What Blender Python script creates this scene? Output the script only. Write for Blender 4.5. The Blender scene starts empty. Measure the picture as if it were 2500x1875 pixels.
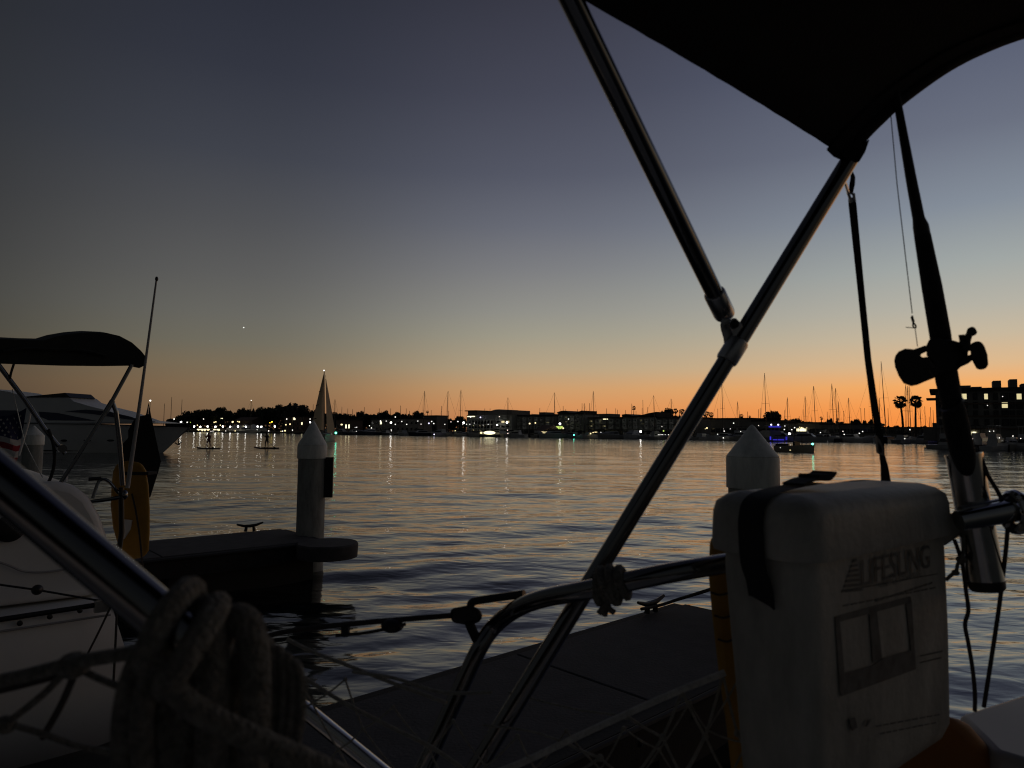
import bpy, bmesh, math, random
import numpy as np
from mathutils import Vector, Matrix

R = math.radians
scene = bpy.context.scene
COL = scene.collection

# ------------------------------------------------------------------ camera
EYE = Vector((0, 0, 2.4))
FPX, CX, CY = 1667.0, 1250.0, 937.5          # focal length and centre, in a 2500 x 1875 frame
PITCH, ROLL = R(3.97), R(0.45)
FWD = Vector((0, math.cos(PITCH), math.sin(PITCH)))
R0, U0 = Vector((1, 0, 0)), Vector((0, -math.sin(PITCH), math.cos(PITCH)))
RIGHT = R0 * math.cos(ROLL) + U0 * math.sin(ROLL)
UP = U0 * math.cos(ROLL) - R0 * math.sin(ROLL)
cam_d = bpy.data.cameras.new('camera')
cam = bpy.data.objects.new('camera', cam_d)
COL.objects.link(cam)
m = Matrix((RIGHT, UP, -FWD)).transposed().to_4x4()
m.translation = EYE
cam.matrix_world = m
cam_d.sensor_width = 36
cam_d.lens = 36 * FPX / 2500
cam_d.clip_start, cam_d.clip_end = 0.02, 20000
cam_d.dof.use_dof = True
cam_d.dof.focus_distance = 25
cam_d.dof.aperture_fstop = 9.0
scene.camera = cam

# ------------------------------------------------------------------ dusk sky: afterglow low on the right, slate overhead
world = bpy.data.worlds.new('World')
scene.world = world
world.use_nodes = True
wn, wl = world.node_tree.nodes, world.node_tree.links
wn.clear()

def lin(c):
    return tuple(((x / 255 / 12.92) if x / 255 <= 0.04045 else ((x / 255 + 0.055) / 1.055) ** 2.4) for x in c)

def wmath(op, a, b=None):
    n = wn.new('ShaderNodeMath'); n.operation = op
    for i, s in enumerate((a, b)):
        if s is None: continue
        if isinstance(s, (int, float)): n.inputs[i].default_value = s
        else: wl.new(s, n.inputs[i])
    return n.outputs[0]

def wramp(fac, stops):
    n = wn.new('ShaderNodeValToRGB')
    n.color_ramp.interpolation = 'LINEAR'
    e = n.color_ramp.elements
    while len(e) < len(stops): e.new(0.5)
    for el, (deg, c) in zip(e, stops):
        el.position = deg / 60.0; el.color = (*lin(c), 1)
    wl.new(fac, n.inputs[0])
    return n.outputs[0]

def wmix(f, a, b):
    n = wn.new('ShaderNodeMix'); n.data_type = 'RGBA'
    wl.new(f, n.inputs[0]); wl.new(a, n.inputs[6]); wl.new(b, n.inputs[7])
    return n.outputs[2]

def wrange(v, a, b):
    n = wn.new('ShaderNodeMapRange'); n.interpolation_type = 'SMOOTHSTEP'
    wl.new(v, n.inputs[0]); n.inputs[1].default_value = a; n.inputs[2].default_value = b
    return n.outputs[0]

SUN_AZ = R(37)                                # the sun has set behind the right hand shore
tc = wn.new('ShaderNodeTexCoord')
sx = wn.new('ShaderNodeSeparateXYZ')
wl.new(tc.outputs['Generated'], sx.inputs[0])
elev = wmath('MULTIPLY', wmath('ARCSINE', sx.outputs[2]), 180 / math.pi / 60)
azim = wmath('ARCTAN2', sx.outputs[0], sx.outputs[1])
da = wmath('SUBTRACT', azim, SUN_AZ)
away = wmath('MULTIPLY', wmath('ARCCOSINE', wmath('COSINE', da)), 180 / math.pi)
r_sun = wramp(elev, [(0, (250, 138, 56)), (2, (252, 157, 78)), (3.5, (246, 174, 103)), (5, (222, 184, 140)), (7, (200, 184, 158)),
                     (9, (182, 178, 165)), (12, (161, 167, 165)), (16, (132, 141, 153)), (21, (106, 112, 128)),
                     (27, (86, 92, 112)), (34, (70, 74, 94)), (60, (40, 43, 60))])
r_mid = wramp(elev, [(0, (206, 126, 76)), (2.2, (212, 149, 96)), (3.6, (204, 158, 111)), (5.3, (183, 163, 132)),
                     (8, (160, 155, 138)), (10, (146, 145, 138)), (13.5, (125, 126, 129)), (17, (104, 107, 118)), (21, (85, 88, 102)),
                     (27, (69, 71, 85)), (34, (55, 56, 68)), (60, (32, 34, 44))])
r_off = wramp(elev, [(0, (118, 90, 66)), (3.3, (131, 107, 80)), (5, (124, 110, 88)), (6.8, (112, 108, 95)), (9, (104, 103, 97)),
                     (12, (93, 93, 92)), (16, (80, 81, 84)), (21, (64, 67, 76)), (27, (51, 54, 65)),
                     (34, (41, 44, 55)), (60, (24, 26, 34))])
r_back = wramp(elev, [(0, (38, 37, 36)), (8, (42, 42, 41)), (20, (40, 42, 44)), (60, (27, 29, 34))])
c1 = wmix(wrange(away, 0, 38), r_sun, r_mid)
c2 = wmix(wrange(away, 33, 60), c1, r_off)
c3 = wmix(wrange(away, 58, 87), c2, r_back)
bg = wn.new('ShaderNodeBackground'); bg.inputs[1].default_value = 1.0
wl.new(c3, bg.inputs[0])
wo = wn.new('ShaderNodeOutputWorld'); wl.new(bg.outputs[0], wo.inputs[0])
world.cycles.sampling_method = 'MANUAL'
world.cycles.sample_map_resolution = 512

vs = scene.view_settings
vs.view_transform, vs.look, vs.exposure, vs.gamma, vs.use_curve_mapping = 'Standard', 'None', 0.0, 1.0, False
cy = scene.cycles
cy.use_denoising = True
cy.filter_width = 1.15
cy.max_bounces, cy.diffuse_bounces, cy.glossy_bounces = 6, 3, 4
cy.sample_clamp_indirect = 6.0
cy.sample_clamp_direct = 0.0
cy.caustics_reflective = True
cy.use_light_tree = True

# ------------------------------------------------------------------ picture geometry helpers
def ray(px, py):
    return FWD + RIGHT * ((px - CX) / FPX) - UP * ((py - CY) / FPX)
def P(px, py, d):                              # point at depth d on the line of sight
    return EYE + ray(px, py) * d
def G(px, py, z=0.0):                          # point at height z on the line of sight
    r = ray(px, py)
    return EYE + r * ((z - EYE.z) / r.z)
def hor(px):
    return CY + FPX * math.tan(PITCH) + (px - CX) * math.tan(ROLL)
def S(px, d, z=0.0):                           # ground point under picture column px, at depth d
    p = P(px, hor(px), d); return Vector((p.x, p.y, z))
def Z(px, py, d):
    return P(px, py, d).z
def plane_hit(px, py, o, n):
    r = ray(px, py)
    return EYE + r * ((o - EYE).dot(n) / r.dot(n))
def shore_y(px):
    return 1056 + (px - 500) * (1083 - 1056) / 1750
def D0(px):                                    # depth of the far waterline
    return (G(px, shore_y(px)) - EYE).dot(FWD)

# ------------------------------------------------------------------ materials
MATS = {}
def mat(name, col, rough=0.6, metal=0.0, var=0.12, scale=6.0, bump=0.0, bscale=40.0, emit=None, est=0.0, trans=0.0, coat=0.0, stretch=None):
    if name in MATS: return MATS[name]
    mt = bpy.data.materials.new(name); mt.use_nodes = True
    n, l = mt.node_tree.nodes, mt.node_tree.links
    b = n['Principled BSDF']
    b.inputs['Roughness'].default_value = rough
    b.inputs['Metallic'].default_value = metal
    if coat: b.inputs['Coat Weight'].default_value = coat
    if trans: b.inputs['Transmission Weight'].default_value = trans
    t = n.new('ShaderNodeTexCoord')
    nz = n.new('ShaderNodeTexNoise'); nz.inputs['Scale'].default_value = scale; nz.inputs['Detail'].default_value = 5
    if stretch:
        mp = n.new('ShaderNodeMapping'); mp.inputs['Scale'].default_value = stretch
        l.new(t.outputs['Object'], mp.inputs[0]); l.new(mp.outputs[0], nz.inputs['Vector']); nz.inputs['Roughness'].default_value = 0.7
    else: l.new(t.outputs['Object'], nz.inputs['Vector'])
    rp = n.new('ShaderNodeValToRGB')
    e = rp.color_ramp.elements
    e[0].position, e[1].position = 0.3, 0.75
    e[0].color = (*[max(0, c * (1 - var)) for c in col], 1)
    e[1].color = (*[min(1, c * (1 + var)) for c in col], 1)
    l.new(nz.outputs['Fac'], rp.inputs[0]); l.new(rp.outputs[0], b.inputs['Base Color'])
    rm = n.new('ShaderNodeMapRange'); rm.inputs[3].default_value = max(0.02, rough - 0.08); rm.inputs[4].default_value = min(1, rough + 0.12)
    l.new(nz.outputs['Fac'], rm.inputs[0]); l.new(rm.outputs[0], b.inputs['Roughness'])
    if bump:
        n2 = n.new('ShaderNodeTexNoise'); n2.inputs['Scale'].default_value = bscale; n2.inputs['Detail'].default_value = 4
        l.new(t.outputs['Object'], n2.inputs['Vector'])
        bp = n.new('ShaderNodeBump'); bp.inputs['Strength'].default_value = bump; bp.inputs['Distance'].default_value = 0.01
        l.new(n2.outputs['Fac'], bp.inputs['Height']); l.new(bp.outputs[0], b.inputs['Normal'])
    if emit:
        b.inputs['Emission Color'].default_value = (*emit, 1); b.inputs['Emission Strength'].default_value = est
    MATS[name] = mt
    return mt

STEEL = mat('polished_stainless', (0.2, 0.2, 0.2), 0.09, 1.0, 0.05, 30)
STEEL_H = mat('holder_stainless', (0.5, 0.5, 0.49), 0.13, 1.0, 0.06, 40)
STEEL_B = mat('brushed_stainless', (0.5, 0.5, 0.5), 0.32, 1.0, 0.08, 60)
DARKMETAL = mat('dark_anodised_metal', (0.03, 0.03, 0.032), 0.4, 0.6, 0.2, 30)
CANVAS = mat('black_canvas', (0.012, 0.012, 0.013), 0.9, 0, 0.25, 40, 0.3, 300)
CANVAS_G = mat('charcoal_canvas', (0.022, 0.026, 0.024), 0.9, 0, 0.25, 10, 0.3, 120)
GEL = mat('white_gelcoat', (0.78, 0.77, 0.74), 0.35, 0, 0.06, 2.0)
GEL_D = mat('weathered_gelcoat', (0.36, 0.35, 0.34), 0.5, 0, 0.1, 3.0)
CASEP = mat('off_white_case_plastic', (0.42, 0.41, 0.36), 0.55, 0, 0.35, 14, 0.2, 90, stretch=(1, 1, .35))
PRINT = mat('faded_black_print', (0.14, 0.14, 0.13), 0.7, 0, 0.4, 60)
ROPE = mat('tan_braided_rope', (0.25, 0.235, 0.2), 0.95, 0, 0.4, 160, 1.0, 300)
ROPE_W = mat('white_braided_cord', (0.8, 0.77, 0.7), 0.95, 0, 0.25, 120, 0.8, 500)
ROPE_D = mat('dark_cord', (0.06, 0.05, 0.045), 0.9, 0, 0.25, 120, 0.6, 500)
WEB = mat('black_webbing', (0.02, 0.02, 0.021), 0.85, 0, 0.2, 120, 0.3, 600)
FOAM_Y = mat('yellow_vinyl_foam', (0.42, 0.22, 0.02), 0.6, 0, 0.12, 14, 0.1, 60)
FOAM_O = mat('orange_vinyl_foam', (0.28, 0.1, 0.012), 0.6, 0, 0.12, 14, 0.1, 60)
BLACKP = mat('black_plastic', (0.015, 0.015, 0.016), 0.45, 0, 0.2, 40)
CORK = mat('black_foam_grip', (0.014, 0.014, 0.014), 0.8, 0, 0.25, 200, 0.3, 500)
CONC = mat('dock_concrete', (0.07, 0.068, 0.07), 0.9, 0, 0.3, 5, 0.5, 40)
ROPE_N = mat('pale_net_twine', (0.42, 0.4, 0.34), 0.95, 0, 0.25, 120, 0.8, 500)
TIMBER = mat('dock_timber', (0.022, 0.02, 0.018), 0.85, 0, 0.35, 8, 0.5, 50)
PILE = mat('grey_pile_concrete', (0.3, 0.3, 0.28), 0.85, 0, 0.15, 4, 0.2, 30)
PILE_D = mat('dark_pile_concrete', (0.34, 0.35, 0.32), 0.85, 0, 0.4, 5, 0.3, 30, stretch=(1.5, 1.5, .4))
PILE_W = mat('white_pile_sleeve', (0.74, 0.76, 0.69), 0.55, 0, 0.28, 5, stretch=(1.6, 1.6, .35))
RUBBER = mat('black_rubber', (0.02, 0.02, 0.02), 0.7, 0, 0.2, 20)
GLASSD = mat('dark_tinted_glass', (0.012, 0.014, 0.02), 0.08, 0, 0.1, 3)
YACHTW = mat('yacht_white', (0.8, 0.8, 0.77), 0.3, 0, 0.05, 0.5)
YACHTB = mat('yacht_blue_glass', (0.03, 0.04, 0.09), 0.12, 0, 0.1, 0.5)
BARK = mat('bark', (0.06, 0.05, 0.04), 0.95, 0, 0.3, 2)
LEAF = [mat('leaf_green_%s' % w, c, 0.75, 0, 0.4, 1.6) for w, c in
        (('deep', (0.03, 0.045, 0.022)), ('olive', (0.045, 0.05, 0.025)), ('grey', (0.04, 0.045, 0.035)))]
ALU = mat('mast_aluminium', (0.1, 0.09, 0.08), 0.45, 0.3, 0.1, 3)
HULL = [mat('far_hull_%s' % w, c, 0.4, 0, 0.12, 0.6) for w, c in
        (('white', (0.5, 0.5, 0.49)), ('cream', (0.42, 0.4, 0.36)), ('navy', (0.03, 0.035, 0.06)), ('grey', (0.22, 0.22, 0.22)))]
STUCCO = [mat('stucco_%s' % w, c, 0.9, 0, 0.12, 0.4) for w, c in
          (('grey', (0.42, 0.42, 0.38)), ('tan', (0.36, 0.3, 0.23)), ('white', (0.66, 0.66, 0.6)), ('dark', (0.22, 0.21, 0.19)), ('brown', (0.16, 0.11, 0.085)))]
ROOF = mat('dark_roofing', (0.045, 0.042, 0.04), 0.9, 0, 0.25, 0.6)
PANE = mat('unlit_window_glass', (0.02, 0.022, 0.025), 0.12, 0, 0.2, 0.8)
def sailmat():
    mt = mat('sailcloth_lit_through', (0.6, 0.55, 0.46), 0.8, 0, 0.1, 0.6)
    n, l = mt.node_tree.nodes, mt.node_tree.links
    tr = n.new('ShaderNodeBsdfTranslucent'); tr.inputs[0].default_value = (0.85, 0.76, 0.62, 1)
    mx = n.new('ShaderNodeMixShader'); mx.inputs[0].default_value = 0.68
    l.new(n['Principled BSDF'].outputs[0], mx.inputs[1]); l.new(tr.outputs[0], mx.inputs[2])
    l.new(mx.outputs[0], n['Material Output'].inputs[0]); return mt
SAIL = sailmat()
LAND = mat('shore_soil_and_paving', (0.06, 0.055, 0.05), 0.95, 0, 0.3, 0.05)
TENT = mat('white_tent_fabric', (0.6, 0.58, 0.52), 0.8, 0, 0.08, 0.5)
BOARD = mat('paddleboard_foam', (0.12, 0.06, 0.05), 0.5, 0, 0.15, 3)
CLOTH = [mat('dark_red_rash_top', (0.12, 0.02, 0.02), 0.9, 0, 0.2, 8), mat('black_wetsuit', (0.015, 0.015, 0.017), 0.8, 0, 0.2, 8)]
SKIN = mat('skin', (0.3, 0.19, 0.13), 0.6, 0, 0.1, 8)
FLAG_B = mat('flag_blue', (0.02, 0.025, 0.09), 0.85, 0, 0.15, 20)
FLAG_R = mat('flag_red', (0.3, 0.02, 0.03), 0.85, 0, 0.15, 20)
FLAG_W = mat('flag_white', (0.55, 0.54, 0.5), 0.85, 0, 0.1, 20)
def lampmat(name, c, s): return mat(name, (0.5, 0.5, 0.5), 0.4, 0, 0.02, 1, emit=c, est=s)
LW = lampmat('white_lamp', (1.0, 0.95, 0.86), 1.7)
LWB = lampmat('bright_white_lamp', (1.0, 0.96, 0.88), 11)
LWD = lampmat('dim_white_lamp', (0.95, 0.92, 0.85), 1.3)
LY = lampmat('warm_lamp', (1.0, 0.8, 0.4), 1.8)
LYD = lampmat('lit_window', (1.0, 0.85, 0.45), 0.75)
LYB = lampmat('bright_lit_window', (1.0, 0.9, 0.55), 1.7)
LYY = lampmat('yellow_lamp', (1.0, 0.75, 0.05), 3)
LC = lampmat('cyan_lamp', (0.25, 0.85, 1.0), 4)
LG = lampmat('green_navigation_lamp', (0.1, 1.0, 0.62), 7)
LV = lampmat('violet_white_lamp', (0.75, 0.7, 1.0), 3)
LB = lampmat('blue_led', (0.06, 0.05, 1.0), 0.6)
LGY = lampmat('green_lit_awning', (0.6, 0.85, 0.15), 0.9)
LT = lampmat('lit_tent_fabric', (1.0, 0.86, 0.5), 1.0)
LST = lampmat('starlight', (1, 1, 1), 2.6)

# ------------------------------------------------------------------ mesh builder
def frame_of(d):
    d = d.normalized()
    a = Vector((0, 0, 1)) if abs(d.z) < 0.9 else Vector((1, 0, 0))
    x = d.cross(a).normalized(); y = d.cross(x).normalized()
    return x, y
class MB:
    def __init__(s): s.v = []; s.f = []; s.mi = []
    def add(s, vs, fs, mi=0):
        o = len(s.v); s.v += [tuple(v) for v in vs]
        s.f += [tuple(i + o for i in f) for f in fs]; s.mi += [mi] * len(fs)
        return s
    def tube(s, pts, r, n=10, caps=True, mi=0, closed=False):
        pts = [Vector(p) for p in pts]; k = len(pts)
        rs = r if isinstance(r, (list, tuple)) else [r] * k
        vs, fs = [], []
        x = None
        for i in range(k):
            if closed: d = pts[(i + 1) % k] - pts[i - 1]
            else: d = pts[min(i + 1, k - 1)] - pts[max(i - 1, 0)]
            d.normalize()
            if x is None: x, y = frame_of(d)
            else:
                x = (x - d * x.dot(d)).normalized(); y = d.cross(x).normalized()
            for j in range(n):
                a = 2 * math.pi * j / n
                vs.append(pts[i] + (x * math.cos(a) + y * math.sin(a)) * rs[i])
        for i in range(k if closed else k - 1):
            for j in range(n):
                a, b = i * n, ((i + 1) % k) * n
                fs.append((a + j, a + (j + 1) % n, b + (j + 1) % n, b + j))
        if caps and not closed:
            fs.append(tuple(range(n - 1, -1, -1))); fs.append(tuple((k - 1) * n + j for j in range(n)))
        return s.add(vs, fs, mi)
    def lathe(s, o, axis, prof, n=24, mi=0, sq=1.0):
        axis = Vector(axis).normalized(); x, y = frame_of(axis); o = Vector(o)
        vs, fs = [], []
        for t, r in prof:
            for j in range(n):
                a = 2 * math.pi * j / n
                vs.append(o + axis * t + (x * math.cos(a) + y * math.sin(a) * sq) * r)
        for i in range(len(prof) - 1):
            for j in range(n):
                a, b = i * n, (i + 1) * n
                fs.append((a + j, a + (j + 1) % n, b + (j + 1) % n, b + j))
        fs.append(tuple(range(n - 1, -1, -1))); fs.append(tuple((len(prof) - 1) * n + j for j in range(n)))
        return s.add(vs, fs, mi)
    def box(s, o, e, n, s0, s1, t0, t1, z0, z1, mi=0, up=None):
        o, e, n = Vector(o), Vector(e), Vector(n); u = up or Vector((0, 0, 1))
        vs = [o + e * a + n * b + u * c for c in (z0, z1) for b in (t0, t1) for a in (s0, s1)]
        fs = [(0, 2, 3, 1), (4, 5, 7, 6), (0, 1, 5, 4), (2, 6, 7, 3), (0, 4, 6, 2), (1, 3, 7, 5)]
        return s.add(vs, fs, mi)
    def prism(s, pts, off, mi=0):
        pts = [Vector(p) for p in pts]; k = len(pts); off = Vector(off)
        vs = pts + [p + off for p in pts]
        fs = [tuple(range(k - 1, -1, -1)), tuple(range(k, 2 * k))] + [(i, (i + 1) % k, k + (i + 1) % k, k + i) for i in range(k)]
        return s.add(vs, fs, mi)
    def ell(s, c, rad, ax=None, n=14, m=9, mi=0):
        c = Vector(c); X, Y, Zx = ax or (Vector((1, 0, 0)), Vector((0, 1, 0)), Vector((0, 0, 1)))
        vs, fs = [c - Zx * rad[2]], []
        for i in range(1, m):
            t = -math.pi / 2 + math.pi * i / m
            for j in range(n):
                a = 2 * math.pi * j / n
                vs.append(c + X * (rad[0] * math.cos(t) * math.cos(a)) + Y * (rad[1] * math.cos(t) * math.sin(a)) + Zx * (rad[2] * math.sin(t)))
        vs.append(c + Zx * rad[2])
        for j in range(n): fs.append((0, 1 + (j + 1) % n, 1 + j))
        for i in range(m - 2):
            for j in range(n):
                a, b = 1 + i * n, 1 + (i + 1) * n
                fs.append((a + j, a + (j + 1) % n, b + (j + 1) % n, b + j))
        b = 1 + (m - 2) * n
        for j in range(n): fs.append((b + j, b + (j + 1) % n, len(vs) - 1))
        return s.add(vs, fs, mi)
    def grid(s, rows, mi=0, close_u=False):
        k = len(rows[0]); vs = [p for r in rows for p in r]; fs = []
        for i in range(len(rows) - 1):
            for j in range(k if close_u else k - 1):
                fs.append((i * k + j, i * k + (j + 1) % k, (i + 1) * k + (j + 1) % k, (i + 1) * k + j))
        return s.add(vs, fs, mi)
    def build(s, name, mats, parent=None, ang=35, label=None):
        org = ORG.get(parent.name, Vector()) if parent else Vector()
        me = bpy.data.meshes.new(name)
        me.from_pydata([(v[0] - org.x, v[1] - org.y, v[2] - org.z) for v in s.v], [], s.f)
        if not isinstance(mats, (list, tuple)): mats = [mats]
        for mt in mats: me.materials.append(mt)
        if len(mats) > 1: me.polygons.foreach_set('material_index', s.mi)
        bm = bmesh.new(); bm.from_mesh(me); bmesh.ops.recalc_face_normals(bm, faces=bm.faces); bm.to_mesh(me); bm.free()
        me.polygons.foreach_set('use_smooth', [True] * len(me.polygons))
        me.set_sharp_from_angle(angle=R(ang))
        me.update()
        o = bpy.data.objects.new(name, me); COL.objects.link(o)
        if parent:
            o.parent = parent; ORG[o.name] = org
        if label: o['label'] = label
        return o
ORG = {}
def tag(o, label, cat, group=None):
    o['label'] = label; o['category'] = cat
    if group: o['group'] = group
    return o
def thing(name, label, cat, loc, group=None):
    o = bpy.data.objects.new(name, None); COL.objects.link(o)
    o.location = loc; o.empty_display_size = 0.1
    ORG[o.name] = Vector(loc)
    return tag(o, label, cat, group)
def recenter(o):                               # a one-mesh thing gets its origin at its base
    me = o.data; k = len(me.vertices); a = np.empty(k * 3, np.float32); me.vertices.foreach_get('co', a)
    a = a.reshape(-1, 3); c = np.array([(a[:, 0].min() + a[:, 0].max()) / 2, (a[:, 1].min() + a[:, 1].max()) / 2, a[:, 2].min()], np.float32)
    me.vertices.foreach_set('co', (a - c).ravel()); o.location = Vector([float(q) for q in c]); me.update()
    return o
def bez(pts, k=8):                             # smooth curve through points (Catmull-Rom)
    pts = [Vector(p) for p in pts]; out = []
    q = [pts[0] * 2 - pts[1]] + pts + [pts[-1] * 2 - pts[-2]]
    for i in range(1, len(q) - 2):
        for j in range(k):
            t = j / k; a, b, c, d = q[i - 1], q[i], q[i + 1], q[i + 2]
            out.append(0.5 * ((2 * b) + (c - a) * t + (2 * a - 5 * b + 4 * c - d) * t * t + (3 * b - a - 3 * c + d) * t ** 3))
    out.append(pts[-1]); return out
def vx(px, py, th): return ray(px, py).normalized() * th      # a step of th metres along the line of sight
def rope_pts(pts, k=10): return bez(pts, k)
ORD = ['leftmost', 'second', 'third', 'fourth', 'fifth', 'sixth', 'seventh', 'eighth', 'ninth', 'tenth', 'eleventh', 'twelfth', 'thirteenth', 'fourteenth', 'fifteenth', 'sixteenth', 'seventeenth', 'eighteenth', 'nineteenth', 'twentieth', 'twenty first', 'twenty second', 'twenty third', 'twenty fourth']
def ordw(i, n):
    if n == 1: return 'only one'
    if i == 0: return 'leftmost'
    if i == n - 1: return 'rightmost'
    return ORD[i] + ' from left'
rng = random.Random(7)

# ================================================================== SETTING: water, shore ground
def water_mat():
    mt = bpy.data.materials.new('harbour_water'); mt.use_nodes = True
    n, l = mt.node_tree.nodes, mt.node_tree.links
    b = n['Principled BSDF']
    b.inputs['Base Color'].default_value = (0.004, 0.007, 0.009, 1)
    b.inputs['Roughness'].default_value = 0.1
    b.inputs['IOR'].default_value = 2.0
    t = n.new('ShaderNodeTexCoord')
    mp = n.new('ShaderNodeMapping'); mp.inputs['Scale'].default_value = (0.75, 1.25, 1.0); mp.inputs['Rotation'].default_value = (0, 0, R(12))
    l.new(t.outputs['Object'], mp.inputs[0])
    h = None
    for sc_, amp in ((0.7, 1.0), (2.1, 0.34), (6.0, 0.05)):
        z = n.new('ShaderNodeTexNoise'); z.inputs['Scale'].default_value = sc_; z.inputs['Detail'].default_value = 2.0
        z.inputs['Distortion'].default_value = 0.35
        l.new(mp.outputs[0], z.inputs['Vector'])
        k = n.new('ShaderNodeMath'); k.operation = 'MULTIPLY'; k.inputs[1].default_value = amp
        l.new(z.outputs['Fac'], k.inputs[0])
        if h is None: h = k.outputs[0]
        else:
            a = n.new('ShaderNodeMath'); a.operation = 'ADD'; l.new(h, a.inputs[0]); l.new(k.outputs[0], a.inputs[1]); h = a.outputs[0]
    bp = n.new('ShaderNodeBump'); bp.inputs['Strength'].default_value = 1.0; bp.inputs['Distance'].default_value = WATER_BUMP
    l.new(h, bp.inputs['Height']); l.new(bp.outputs[0], b.inputs['Normal'])
    return mt
WATER_BUMP = 0.068
def make_water():
    fine = np.radians(np.arange(-46, 46.01, 0.2))
    coarse = np.radians(np.arange(50, 314, 6))
    th = np.concatenate([fine, coarse])
    r = [0.0, 0.6]
    while r[-1] < 7000: r.append(r[-1] * 1.0105 if 2.5 < r[-1] < 900 else r[-1] * 1.06)
    r = np.array(r)
    RR, TT = np.meshgrid(r, th, indexing='ij')
    X, Y = RR * np.sin(TT), RR * np.cos(TT)
    H = np.zeros_like(X)
    g = np.random.RandomState(5)
    cell = np.maximum(RR * 0.0105, 0.02)
    for lam in (9.0, 6.3, 4.6, 3.4, 2.6, 2.1, 1.7, 1.35, 1.1, 0.9, 0.75, 0.6, 0.48, 0.38):
        for rep in range(2):
            a = 0.0036 * lam ** 0.85 * (0.85 if lam > 1.2 else 0.9)
            d = R(78 + g.normal(0, 26 if lam < 3 else 14) + (28 if rep else 0))
            k = 2 * math.pi / (lam * (1 + 0.13 * g.rand()))
            fade = np.clip((lam / cell - 2.2) / 2.5, 0, 1)
            u = X * math.cos(d) + Y * math.sin(d); v = -X * math.sin(d) + Y * math.cos(d)
            ph = g.rand() * 6.28
            env = 0.55 + 0.45 * np.sin(v * k * 0.21 + g.rand() * 6 + 1.3 * np.sin(u * k * 0.11 + ph))
            H += a * fade * env * np.sin(u * k + ph + 0.9 * np.sin(v * k * 0.31 + g.rand() * 6))
    # gentle boat wash running in past the docks
    for lam, dd, amp in ((2.7, 124, .013), (2.1, 116, .012), (1.7, 131, .010), (1.3, 108, .007), (.95, 118, .0045)):
        d = R(dd); k = 2 * math.pi / lam
        u = X * math.cos(d) + Y * math.sin(d); v = -X * math.sin(d) + Y * math.cos(d)
        reg = np.clip((RR - 3) / 4, 0, 1) * np.exp(-np.clip((RR - 15) / 12, 0, 9) ** 2)
        env = .5 + .5 * np.sin(v * .55 + lam * 3 + .8 * np.sin(u * .4))
        ph = u * k + .55 * np.sin(v * .9 + lam) + .3 * np.sin(v * 2.1 + 2 * lam)
        H += amp * reg * env * (np.sin(ph) + .22 * np.sin(2 * ph + .4))
    n, k = len(r), len(th)
    co = np.stack([X, Y, H], -1).reshape(-1, 3).astype(np.float32)
    idx = np.arange(n * k).reshape(n, k)
    a, b = idx[:-1, :], idx[1:, :]
    f = np.stack([a, np.roll(a, -1, 1), np.roll(b, -1, 1), b], -1).reshape(-1, 4)[:, ::-1]
    me = bpy.data.meshes.new('water')
    me.vertices.add(len(co)); me.vertices.foreach_set('co', co.ravel())
    me.loops.add(f.size); me.loops.foreach_set('vertex_index', f.ravel().astype(np.int32))
    me.polygons.add(len(f)); me.polygons.foreach_set('loop_start', np.arange(0, f.size, 4, dtype=np.int32))
    me.polygons.foreach_set('use_smooth', np.ones(len(f), bool))
    me.update(calc_edges=True); me.validate()
    me.materials.append(water_mat())
    o = bpy.data.objects.new('water', me); COL.objects.link(o); o['kind'] = 'structure'
    return o
make_water()

def strip(name, pxs, k0, k1, z, m_, z0=-1.0):
    mb = MB()
    front = [S(p, D0(p) * k0) for p in pxs]; back = [S(p, D0(p) * k1) for p in reversed(pxs)]
    mb.prism([Vector((q.x, q.y, z0)) for q in front + back], (0, 0, z - z0))
    o = mb.build(name, m_); o['kind'] = 'structure'
    return o
PXS = [-60, 100, 250, 400, 550, 700, 850, 1000, 1200, 1400, 1600, 1800, 2000, 2150, 2290]
strip('shore_ground', PXS, 1.13, 1.55, 1.3, LAND)
strip('far_ground', [150, 400, 700, 1000, 1400, 1800, 2290, 2500], 2.6, 9.0, 1.5, LAND)
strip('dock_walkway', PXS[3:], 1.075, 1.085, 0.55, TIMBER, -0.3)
NB = [S(2288, 131), S(2800, 108), S(2900, 260), S(2288, 260)]
o = MB().prism([Vector((q.x, q.y, -1)) for q in NB], (0, 0, 2.2)).build('building_quay', LAND); o['kind'] = 'structure'

# ================================================================== the far shore
def seg(px):
    for lim, w in ((700, 'above the far left lamps'), (800, 'beside the sailing yacht'), (1022, 'right of the sailing yacht'),
                   (1136, 'left of the balconied block'), (1430, 'above the long apartment roof'),
                   (1690, 'left of the steel frame tube'), (1905, 'around the dome tree'),
                   (2125, 'between dome tree and hanging strap'), (2600, 'around the twin palms')):
        if px < lim: return w
def frame2(p0, p1):
    e = (p1 - p0); L = e.length; e = e / L
    n = Vector((-e.y, e.x, 0))
    if n.dot(p0 - EYE) < 0: n = -n
    return e, n, L

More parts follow.
